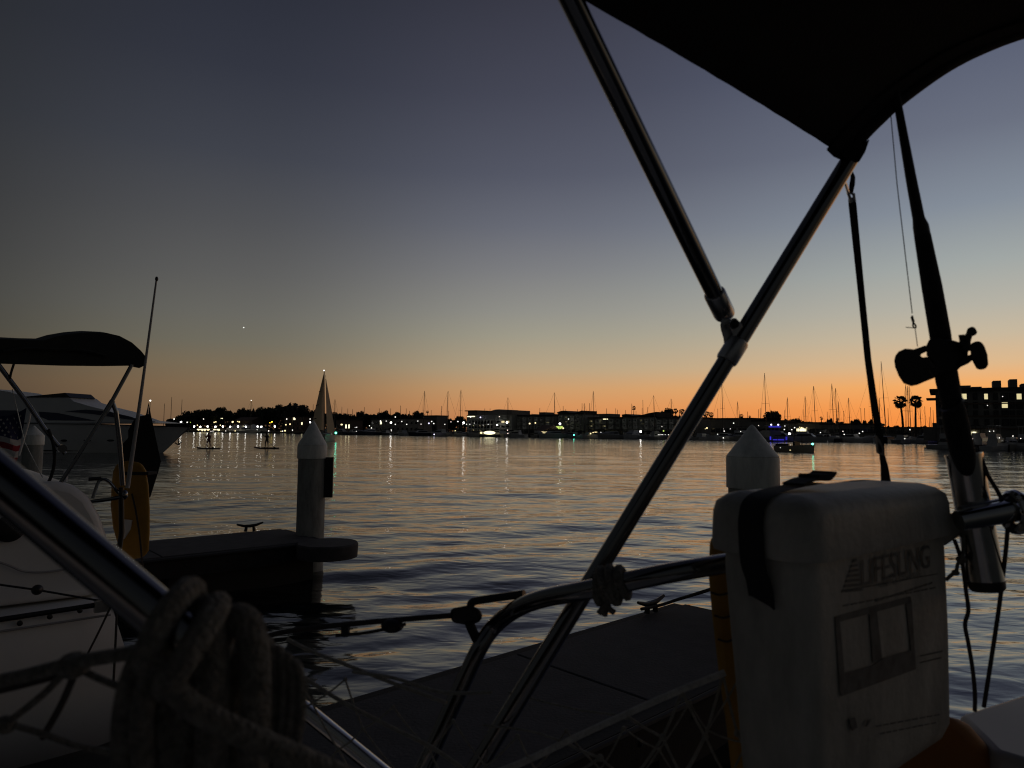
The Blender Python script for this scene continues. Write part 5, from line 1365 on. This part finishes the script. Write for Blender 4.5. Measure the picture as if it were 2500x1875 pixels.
# ---- rescue sling case
KC = P(1972, hor(1972), .75); KC.z = 0
W_, L_ = .40, .135
th_ = R(38); e1 = Vector((math.cos(th_), math.sin(th_), 0)); e2 = Vector((-math.sin(th_), math.cos(th_), 0))
zt_, zl, zb = 2.4 - .077, 2.4 - .142, 2.4 - .428
cs = thing('rescue_sling_case', 'white plastic rescue sling case with black strap and printed label on stern rail', 'rescue case', KC + e1 * .2 + e2 * .06 + UPV * zb)
def rrect(off, rad, k=6):
    pts = []
    for cx_, cy_, a0 in ((W_ - rad, rad, -90), (W_ - rad, L_ - rad, 0), (rad, L_ - rad, 90), (rad, rad, 180)):
        for i in range(k + 1):
            a = R(a0 + 90 * i / k)
            pts.append((cx_ + (rad + off) * math.cos(a), cy_ + (rad + off) * math.sin(a)))
    return pts
def ring(off, z, rad=.032, sh=0.0): return [KC + e1 * (a + sh) + e2 * b + UPV * z for a, b in rrect(off, rad)]
def ringb(off, z, lk, sh=0.0): return [KC + e1 * (a + sh) + e2 * (b * lk) + UPV * z for a, b in rrect(off, .032)]
body = [ringb(-.034, zb - .004, .86, .008), ringb(-.02, zb, .86, .008), ringb(-.009, zb + .022, .86, .008), ringb(-.005, zb + .15, .89, .004), ringb(-.004, zl - .03, .94), ringb(-.005, zl + .012, .95)]
mb = MB(); mb.grid(body, close_u=True); mb.add(body[0], [tuple(range(len(body[0])))])
mb.build('body', CASEP, cs, 50)
def dome(off, z, amp): 
    out = []
    for a, b in rrect(off, .032):
        k = 1 - ((a - W_ / 2) / (W_ / 2)) ** 2
        out.append(KC + e1 * a + e2 * b + UPV * (z + amp * k))
    return out
lid = [ring(-.004, zl - .002), ring(.004, zl), ring(.006, zl + .006), dome(.004, zt_ - .02, .004), dome(.0, zt_ - .008, .007), dome(-.012, zt_ - .001, .010), dome(-.026, zt_ + .002, .012), dome(-.0315, zt_ + .003, .012)]
mb = MB(); mb.grid(lid, close_u=True); mb.add(lid[-1], [tuple(range(len(lid[-1])))])
mb.build('lid', CASEP, cs, 50)
# strap over the lid: on the narrow left face, then over the top
def CF(px, py, off=.0): return plane_hit(px, py, KC - e1 * off, e1)      # plane of narrow face
s_b = .062
def sp(b, z, out): return KC + e1 * (-out) + e2 * b + UPV * z
kk = [(sp(.058, zl - .05, .004)), (sp(.060, zl - .03, .006)), (sp(.064, zl - .008, .011)), (sp(.066, zl + .03, .0115)), (sp(.067, zt_ - .02, .0085)), (sp(.067, zt_ - .006, .003)), (sp(.067, zt_ + .004, -.014)), (sp(.066, zt_ + .010, -.05)), (sp(.064, zt_ + .0135, -.10)), (sp(.063, zt_ + .015, -.125))]
rows = [[p - e2 * .0155, p + e2 * .0155, p + e2 * .0155 + e1 * .003, p - e2 * .0155 + e1 * .003] for p in bez(kk, 5)]
rows[0] = [rows[0][0] - UPV * .006, rows[0][1] + UPV * .012, rows[0][2] + UPV * .012, rows[0][3] - UPV * .006]
mb = MB(); mb.grid(rows, close_u=True); mb.add(rows[0], [(0, 1, 2, 3)]); mb.add(rows[-1], [(0, 1, 2, 3)])
so = mb.build('strap', WEB, cs)
tail = [sp(.064, zt_ + .013, -.08), sp(.063, zt_ + .018, -.105), sp(.062, zt_ + .018, -.12), sp(.06, zt_ + .018, -.138), sp(.058, zt_ + .026, -.15)]
rows = [[p - e2 * w + UPV * .0, p + e2 * w, p + e2 * w + UPV * h, p - e2 * w + UPV * h] for p, w, h in zip(bez(tail, 4), [.014] * 17, [.003 + .005 * (6 < i < 15) for i in range(17)])]
mb = MB(); mb.grid(rows, close_u=True); mb.add(rows[0], [(0, 1, 2, 3)]); mb.add(rows[-1], [(0, 1, 2, 3)]); mb.build('strap_end', WEB, so)
ptube([(1990, 1204, .98), (2040, 1192, 1.0), (2110, 1184, 1.04), (2180, 1190, 1.1)], .008, 'lid_seal', RUBBER, cs)
# printed label on the wide face
def FP(px, py, off=.0): return plane_hit(px, py, KC - e2 * off, e2)
OUT = .0005 - .004
def face_poly(pts, nm, par, mt=PRINT, off=OUT + .001): return MB().prism([FP(px, py, off) for px, py in pts], e2 * .0008).build(nm, mt, par)
fr = face_poly([(2039, 1506), (2223, 1456), (2226, 1470), (2051, 1518)], 'picture_frame', cs)
face_poly([(2039, 1506), (2051, 1518), (2062, 1640), (2054, 1696), (2052, 1690)], 'frame_side', fr)
face_poly([(2212, 1470), (2226, 1466), (2236, 1620), (2226, 1598)], 'frame_side', fr)
face_poly([(2122, 1490), (2140, 1484), (2154, 1608), (2132, 1618)], 'frame_bar', fr)
face_poly([(2058, 1646), (2128, 1626), (2156, 1608), (2224, 1588), (2236, 1620), (2236, 1634), (2054, 1700)], 'frame_base', fr)
for k_ in range(7):                            # tree shaped emblem of horizontal bars
    y = 1366 + 12 * k_; x0 = 2084 - 4.2 * k_; x1 = 2092 + 2.2 * k_
    face_poly([(x0, y + 1), (x1, y - 2), (x1 + 2, y + 4), (x0 - 2, y + 8)], 'emblem_bar', cs)
face_poly([(2056, 1442), (2290, 1400), (2290, 1402), (2056, 1445)], 'label_line', cs)
for y0, y1, xa, xb, h_ in ((1478, 1432, 2060, 2290, 3), (1466, 1420, 2140, 2280, 3.5)):
    n_s = 12
    for k_ in range(n_s):
        a, b = k_ / n_s, (k_ + .72) / n_s
        f = lambda u: (xa + (xb - xa) * u, y0 + (y1 - y0) * u)
        face_poly([f(a), f(b), (f(b)[0], f(b)[1] + h_), (f(a)[0], f(a)[1] + h_)], 'small_print', cs)
for y0, y1, xa, xb in ((1772, 1742, 2140, 2300), (1790, 1762, 2150, 2290), (1600, 1588, 2248, 2304), (1616, 1604, 2248, 2300), (1420, 1382, 2108, 2276)):
    for k_ in range(9):
        a, b = k_ / 9, (k_ + .7) / 9
        f = lambda u: (xa + (xb - xa) * u, y0 + (y1 - y0) * u)
        if y0 > 1430: face_poly([f(a), f(b), (f(b)[0], f(b)[1] + 3), (f(a)[0], f(a)[1] + 3)], 'small_print', cs)
face_poly([(2074, 1756), (2088, 1752), (2094, 1776), (2082, 1784)], 'printed_mark', cs)
face_poly([(2120, 1758), (2128, 1755), (2118, 1774), (2114, 1774)], 'printed_mark', cs)
def face_text(txt, a, b, hpx, nm):
    cu = bpy.data.curves.new(nm, 'FONT'); cu.body = txt; cu.extrude = .0; cu.resolution_u = 3
    to = bpy.data.objects.new(nm, cu); COL.objects.link(to)
    dg = bpy.context.evaluated_depsgraph_get()
    me = bpy.data.meshes.new_from_object(to.evaluated_get(dg)); bpy.data.objects.remove(to)
    xs = [v.co.x for v in me.vertices]; ys = [v.co.y for v in me.vertices]
    p0, p1 = FP(*a, OUT + .0015), FP(*b, OUT + .0015)
    w = (p1 - p0).dot(e1); h = hpx * .9 / FPX
    org = ORG[cs.name]
    for v in me.vertices:
        u, q = (v.co.x - min(xs)) / (max(xs) - min(xs)), (v.co.y - min(ys)) / (max(ys) - min(ys))
        v.co = p0 + e1 * (w * u) + UPV * (h * q) - org
    me.materials.append(PRINT)
    o = bpy.data.objects.new(nm, me); COL.objects.link(o); o.parent = cs; ORG[o.name] = org
face_text('LIFESLING', (2106, 1432), (2272, 1396), 58, 'lettering')
face_text('INFLATABLE', (2150, 1436), (2250, 1415), 14, 'lettering')

# yellow float behind the case and orange cushion
yf = thing('yellow_rescue_float', 'yellow foam float standing behind the left side of the rescue case', 'float', P(1770, 1875, .98))
bevel(MB().prism([P(px, py, .97) for px, py in ((1733, 1300), (1800, 1296), (1850, 1310), (1880, 1700), (1880, 1930), (1790, 1930), (1774, 1780), (1754, 1640), (1737, 1490), (1729, 1400))], vx(1800, 1600, .06)).build('foam', FOAM_Y, yf), .012, 3)
for y in (1446, 1502, 1560): ptube([(1736 + (y - 1446) * .14, y, .966), (1760 + (y - 1446) * .14, y + 6, .962), (1800, y - 6, .964)], .0016, 'cord', ROPE_D, yf, 4, 5)
oc = thing('orange_cushion', 'orange cushion wedged between the rescue case and the white deck corner', 'cushion', P(2360, 1880, 1.0))
bevel(MB().prism([P(px, py, 1.0) for px, py in ((2180, 1850), (2240, 1800), (2290, 1752), (2330, 1738), (2370, 1772), (2425, 1834), (2450, 1880), (2450, 1960), (2180, 1960))], vx(2330, 1860, .12)).build('pad', FOAM_O, oc), .02, 3)

# ---- rod holder, rod and reel
rh = thing('rod_holder', 'stainless rod holder tube clamped at the right of the case', 'rod holder', P(2408, 1440, .98))
H0, H1 = P(2353, 1112, 1.0), P(2410, 1436, .97)
dH = (H0 - H1).normalized()
LH = (H0 - H1).length
MB().lathe(H1, dH, [(0, .018), (.004, .0215), (.012, .0232), (LH - .004, .0232), (LH, .0245), (LH + .003, .024), (LH + .003, .0215), (LH - .05, .0205)], 32).build('holder_tube', STEEL_H, rh)
MB().lathe(H1, dH, [(-.004, .019), (.0, .0225), (.01, .0236)], 32).build('end_rim', BLACKP, rh)
C0, C1 = P(2340, 1272, .955), P(2474, 1246, .95)
MB().tube([C0, C1], [.0145, .0155], 20).build('clamp_arm', STEEL_H, rh)
MB().tube([P(2346, 1248, .965), P(2452, 1228, .965)], .0075, 14).build('clamp_rod', STEEL_B, rh)
cx_ = P(2478, 1250, .95)
rr = [cx_ + (RIGHT * .004 * 0 + (P(2510, 1244, .95) - cx_).normalized() * 0) + UP * .024 * math.sin(a) + FWD * .024 * math.cos(a) for a in [i * math.pi / 10 for i in range(20)]]
MB().tube(rr, .0075, 10, closed=True).build('clamp_ring', STEEL_H, rh)
MB().tube(rope_pts([P(2462, 1228, .95), P(2478, 1218, .948), P(2496, 1222, .946), P(2506, 1238, .945)], 5), .0065, 10).build('clamp_jaw', BLACKP, rh)
MB().tube(rope_pts([P(2462, 1280, .95), P(2478, 1290, .948), P(2498, 1288, .946), P(2508, 1272, .945)], 5), .0065, 10).build('clamp_jaw', BLACKP, rh)
MB().tube([P(2470, 1252, .96), P(2560, 1236, .98)], .0135, 18).build('stub_tube', STEEL_H, rh)
bevel(MB().prism([P(px, py, .985) for px, py in ((2310, 1252), (2338, 1256), (2354, 1266), (2348, 1304), (2304, 1334), (2296, 1300))], vx(2330, 1290, .012)).build('bracket', CASEP, rh), .003)
fr_ = thing('fishing_rod', 'black fishing rod with reel standing in the stainless rod holder', 'fishing rod', P(2354, 1120, .985))
def rp(px, py, w, d_): return (P(px, py, d_), w * d_ / FPX / 2)
rod = [rp(2362, 1160, 36, .985), rp(2350, 1105, 54, .985), rp(2335, 1038, 55, .985), rp(2327, 996, 52, .985), rp(2325, 988, 46, .985), rp(2313, 931, 50, .985), rp(2306, 890, 50, .985)]
MB().tube([a for a, b in rod], [b for a, b in rod], 20).build('butt_grip', CORK, fr_)
rod = [rp(2306, 890, 44, .985), rp(2295, 815, 46, .985), rp(2275, 700, 44, .99), rp(2252, 575, 36, 1.0), rp(2249, 560, 33, 1.0)]
MB().tube([a for a, b in rod], [b for a, b in rod], 20).build('fore_grip', CORK, fr_)
rod = [rp(2252, 575, 36, 1.0), rp(2248, 552, 35, 1.0), rp(2243, 534, 27, 1.0), rp(2225, 440, 24, 1.01), rp(2195, 271, 18, 1.02), rp(2150, 20, 12, 1.05), rp(2080, -380, 8, 1.1)]
MB().tube([a for a, b in rod], [b for a, b in rod], 16).build('blank', BLACKP, fr_)
MB().tube([P(2322, 986, .98), P(2328, 992, .98)], .0165, 16).build('winding_ring', DARKMETAL, fr_)
# reel
def loft(secs, nm, mt, par):                  # sections: (px,py,d,rx,ry px)
    mb = MB(); rows = []
    for px, py, d_, rx, ry in secs:
        c = P(px, py, d_); rows.append([c + UP * (ry * d_ / FPX * math.sin(a)) + (FWD * (rx * d_ / FPX * math.cos(a))) for a in [i * math.pi / 9 for i in range(18)]])
    mb.grid(rows, close_u=True); mb.add(rows[0], [tuple(range(18))]); mb.add(rows[-1], [tuple(range(18))])
    return mb.build(nm, mt, par)
rl = thing('fishing_reel', 'black baitcasting reel with handle knobs mounted on the rod', 'fishing reel', P(2297, 870, .97))
def poly(pts, d_, th, nm, par, mt=BLACKP, bw=.004, seg_=3):
    return bevel(MB().prism([P(px, py, d_) for px, py in pts], vx(pts[0][0], pts[0][1], th)).build(nm, mt, par), bw, seg_)
poly([(2262, 842), (2268, 830), (2284, 822), (2320, 830), (2332, 832), (2342, 836), (2356, 832), (2366, 838), (2367, 852), (2362, 864), (2366, 872), (2372, 880), (2364, 888), (2346, 896), (2338, 904), (2330, 908), (2300, 912), (2282, 924), (2262, 918), (2270, 900), (2278, 884), (2262, 868)], .968, .03, 'frame', rl, DARKMETAL)
poly([(2186, 868), (2194, 858), (2210, 851), (2224, 852), (2230, 853), (2246, 848), (2262, 842), (2268, 856), (2250, 864), (2246, 868), (2254, 874), (2266, 870), (2276, 884), (2284, 898), (2276, 902), (2270, 905), (2284, 922), (2258, 932), (2240, 940), (2224, 943), (2206, 936), (2194, 918), (2185, 896), (2183, 880)], .964, .04, 'side_plate', rl, BLACKP, .007)
loft([(2258, 900, .985, 14, 14), (2270, 890, .985, 15, 15), (2300, 880, .985, 15, 15), (2320, 874, .985, 14, 14)], 'spool', DARKMETAL, rl)
poly([(2368, 846), (2372, 838), (2384, 832), (2396, 834), (2404, 846), (2411, 866), (2413, 890), (2408, 900), (2394, 904), (2384, 900), (2376, 886), (2370, 870)], .955, .022, 'handle_knob', rl, CORK, .008)
poly([(2340, 884), (2362, 868), (2380, 862), (2382, 874), (2366, 886), (2344, 896)], .962, .012, 'handle_arm', rl, DARKMETAL)
poly([(2358, 814), (2362, 802), (2372, 797), (2380, 799), (2386, 810), (2384, 817), (2374, 821), (2366, 820)], .952, .018, 'handle_knob', rl, CORK, .006)
MB().tube([P(2366, 816, .958), P(2359, 834, .96), P(2360, 856, .962)], [.0045, .0055, .006], 10).build('handle_arm', DARKMETAL, rl)
MB().tube([P(2347, 817, .96), P(2350, 842, .96)], [.0038, .003], 8).build('drag_lever', DARKMETAL, rl)
MB().tube([P(2172, 250, 1.03), P(2190, 450, 1.02), P(2227, 765, .99)], .0007, 5).build('fishing_line', ROPE_D, fr_)
hk = MB(); hk.tube(rope_pts([P(2227, 770, .99), P(2229, 785, .99), P(2236, 796, .99), P(2234, 801, .99), P(2229, 796, .99), P(2230, 784, .99)], 4), .0011, 6); hk.tube([P(2226, 773, .99), P(2230, 786, .99)], .0018, 6)
hk.build('snap_swivel', DARKMETAL, fr_)
MB().tube([P(2211, 799, .99), P(2233, 801, .99)], .0006, 5).build('line_tag', ROPE_W, fr_)
MB().tube([P(2234, 801, .99), P(2240, 846, .98)], .0006, 5).build('leader', ROPE_W, fr_)
# cords hanging round the holder
cd = thing('hanging_cord', 'brown cord looping from the rod butt over the clamp and down', 'cord', P(2400, 1730, .96))
ptube([(2372, 1092, .99), (2392, 1112, .985), (2412, 1160, .975), (2436, 1200, .965), (2452, 1236, .955)], .0028, 'upper_run', ROPE_D, cd)
ptube([(2460, 1290, .95), (2456, 1340, .955), (2448, 1410, .96), (2438, 1490, .965), (2420, 1610, .97), (2402, 1726, .98)], .0028, 'lower_run', ROPE_D, cd)
cd2 = thing('knotted_cord', 'brown knotted cord hanging between the case and the rod holder', 'cord', P(2378, 1730, .98))
ptube([(2330, 1318, .98), (2340, 1345, .98), (2350, 1380, .98), (2358, 1440, .98), (2364, 1490, .98), (2356, 1525, .98), (2364, 1570, .98), (2374, 1630, .98), (2380, 1690, .985), (2380, 1736, .99)], .0028, 'hanging_run', ROPE_D, cd2)
ptube([(2310, 1416, .985), (2322, 1404, .98), (2334, 1396, .975), (2338, 1378, .97), (2346, 1366, .965), (2352, 1340, .97), (2352, 1310, .975)], .0026, 'tied_run', ROPE, cd2)
for px, py, r_ in ((2333, 1398, .0052), (2347, 1366, .007)): MB().ell(P(px, py, .972), (r_, r_, r_ * .85), n=10, m=7).build('knot', ROPE, cd2)

# ---- thick tube, rope hank and netting at the lower left
gt = thing('grab_tube', 'thick stainless steel tube slanting across the lower left corner', 'steel tube', P(420, 1520, .4))
TA, TB = P(-150, 1050, .385), P(404, 1516, .385)
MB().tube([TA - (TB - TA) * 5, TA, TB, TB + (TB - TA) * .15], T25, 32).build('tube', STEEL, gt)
hkk = thing('rope_hank', 'tan rope hank wound over the end of the thick steel tube', 'rope', P(500, 1875, .42))
dT = (TB - TA).normalized()
def strand(pts, rpx, nm='strand'):
    r_ = rpx * .4 / FPX; q = rope_pts([P(*p) for p in pts], 9)
    mb = MB(); mb.tube(q, r_ * .93, 12)
    mb.build(nm, ROPE, hkk)
strand([(436, 1560, .415), (444, 1520, .405), (460, 1497, .4), (484, 1488, .398), (505, 1506, .396), (514, 1570, .395), (518, 1680, .395), (517, 1800, .396), (512, 1920, .398)], 43)
strand([(528, 1600, .42), (542, 1540, .412), (560, 1518, .408), (582, 1511, .405), (606, 1528, .403), (622, 1600, .402), (625, 1720, .402), (620, 1820, .403), (610, 1920, .405)], 41)
for dx, dy in ((0, 0), (23, 21), (46, 40), (67, 58)):
    strand([(628 + dx, 1612 + dy, .43), (638 + dx, 1578 + dy, .425), (652 + dx, 1568 + dy * .9, .42), (663 + dx, 1588 + dy, .418), (669 + dx, 1650 + dy * .7, .417), (666 + dx * .97, 1745 + dy * .4, .417), (650 + dx * .9, 1870, .418)], 15)
strand([(410, 1552, .4), (366, 1578, .393), (330, 1640, .39), (308, 1730, .388), (304, 1830, .388), (315, 1930, .39)], 32)
strand([(424, 1592, .394), (380, 1632, .386), (352, 1710, .382), (346, 1800, .382), (356, 1930, .384)], 29)
strand([(376, 1556, .376), (392, 1610, .37), (416, 1666, .366), (466, 1722, .364), (560, 1776, .366), (660, 1822, .37), (760, 1866, .376), (880, 1920, .384)], 30)
strand([(452, 1640, .405), (448, 1740, .4), (436, 1840, .4), (430, 1930, .4)], 36)
strand([(540, 1560, .43), (566, 1600, .428), (570, 1700, .425), (568, 1930, .42)], 38)
strand([(470, 1560, .42), (468, 1640, .415), (470, 1760, .412), (470, 1930, .41)], 30)
strand([(406, 1700, .396), (400, 1800, .394), (396, 1930, .394)], 28)
xT, yT = frame_of(dT)
for k_ in range(2):
    c = TB + dT * (.004 + .016 * k_); rr = T25 + .008 + .003 * (k_ % 2)
    pts = [c + (xT * math.cos(a) + yT * math.sin(a)) * rr + dT * .006 * math.sin(a + k_) for a in [i * math.pi / 12 for i in range(24)]]
    MB().tube(pts, .0075, 9, closed=True).build('turn', ROPE, hkk)
net = thing('safety_netting', 'knotted cord safety netting strung along the bottom of the picture', 'netting', P(900, 1800, .8))
def cord(pts, r_=.0022, mt=ROPE): ptube(pts, r_, 'cord', mt, net, 6, 7)
cord([(-30, 1668, .48), (60, 1650, .47), (175, 1620, .46), (250, 1606, .45), (350, 1590, .44)], .0048)
cord([(-30, 1694, .5), (60, 1672, .49), (150, 1648, .48)], .0024, ROPE_D)
cord([(205, 1600, .5), (185, 1640, .48), (150, 1720, .5), (105, 1800, .52)], .0026, ROPE_D)
cord([(160, 1640, .47), (100, 1700, .48), (20, 1762, .5), (-30, 1790, .5)], .0026)
cord([(200, 1636, .47), (250, 1660, .46), (300, 1680, .45)], .0024)
cord([(20, 1766, .5), (100, 1790, .5), (190, 1820, .5), (280, 1838, .5)], .0024)
for px, py, d_, r_ in ((178, 1622, .46, .0105), (16, 1764, .5, .0075)):
    for k_ in range(3): MB().ell(P(px + rng.uniform(-8, 8), py + rng.uniform(-8, 8), d_), (r_, r_ * .9, r_ * .8), n=12, m=8).build('knot', ROPE, net)
cord([(700, 1560, .9), (760, 1590, .9), (850, 1625, .9), (960, 1668, .9), (1090, 1716, .88)], .0026, ROPE_N)
cord([(735, 1650, .86), (830, 1710, .86), (940, 1768, .86), (1060, 1828, .86), (1160, 1900, .86)], .0026, ROPE_N)
cord([(860, 1640, .88), (960, 1655, .88), (1080, 1690, .88), (1200, 1690, .88)], .0022, ROPE_N)
cord([(1150, 1905, .9), (1260, 1868, .9), (1380, 1812, .9), (1510, 1752, .9), (1640, 1694, .9), (1770, 1642, .9)], .0044, ROPE_W)
A_ = [(1380, 1812), (1530, 1748), (1665, 1690), (1765, 1648)]; Bk = [(1465, 1850), (1618, 1800), (1722, 1798), (1800, 1790)]; Ck = [(1380, 1900), (1540, 1910), (1668, 1900), (1775, 1900), (1860, 1900)]
for a, b in ((0, 0), (1, 1), (2, 1), (2, 2), (3, 2), (3, 3)): cord([(*A_[a], .9), ((A_[a][0] + Bk[b][0]) / 2, (A_[a][1] + Bk[b][1]) / 2 + 3, .9), (*Bk[b], .9)], .0019, ROPE_N)
for a, b in ((0, 0), (0, 1), (1, 1), (1, 2), (2, 2), (2, 3), (3, 4)): cord([(*Bk[a], .9), ((Ck[b][0] + Bk[a][0]) / 2, (Ck[b][1] + Bk[a][1]) / 2 + 3, .9), (*Ck[b], .9)], .0019, ROPE_N)
cord([(1180, 1770, .92), (1290, 1784, .91), (1380, 1812, .9)], .0016, ROPE_N); cord([(1240, 1690, .95), (1400, 1730, .93), (1530, 1748, .9)], .0015, ROPE_N)
for px, py in Bk + A_[1:3]: MB().ell(P(px, py, .9), (.0048, .004, .005), n=8, m=6).build('knot', ROPE_N, net)

def netpt(i, v):                               # sagging diamond mesh below the rails
    u = i / 16; px = 690 + 1120 * u
    return (px + 14 * math.sin(v * 2 + i), 1585 + 800 * u * (1 - u) * (.75 + .25 * u) + 60 * u + v * 88 + 8 * math.sin(i * 1.7 + v), .93 - .03 * math.sin(u * 3.1))
for v in range(3):
    for i in range(0, 17):
        if (i + v) % 2: continue
        for di in (-1, 1):
            if 0 <= i + di <= 16 and netpt(i, v)[1] < 1900:
                a, b = netpt(i, v), netpt(i + di, v + 1)
                cord([a, ((a[0] + b[0]) / 2, (a[1] + b[1]) / 2 + 4, a[2]), b], .0013, ROPE_N)
        MB().ell(P(*netpt(i, v)), (.003, .003, .003), n=7, m=5).build('knot', ROPE_N, net)
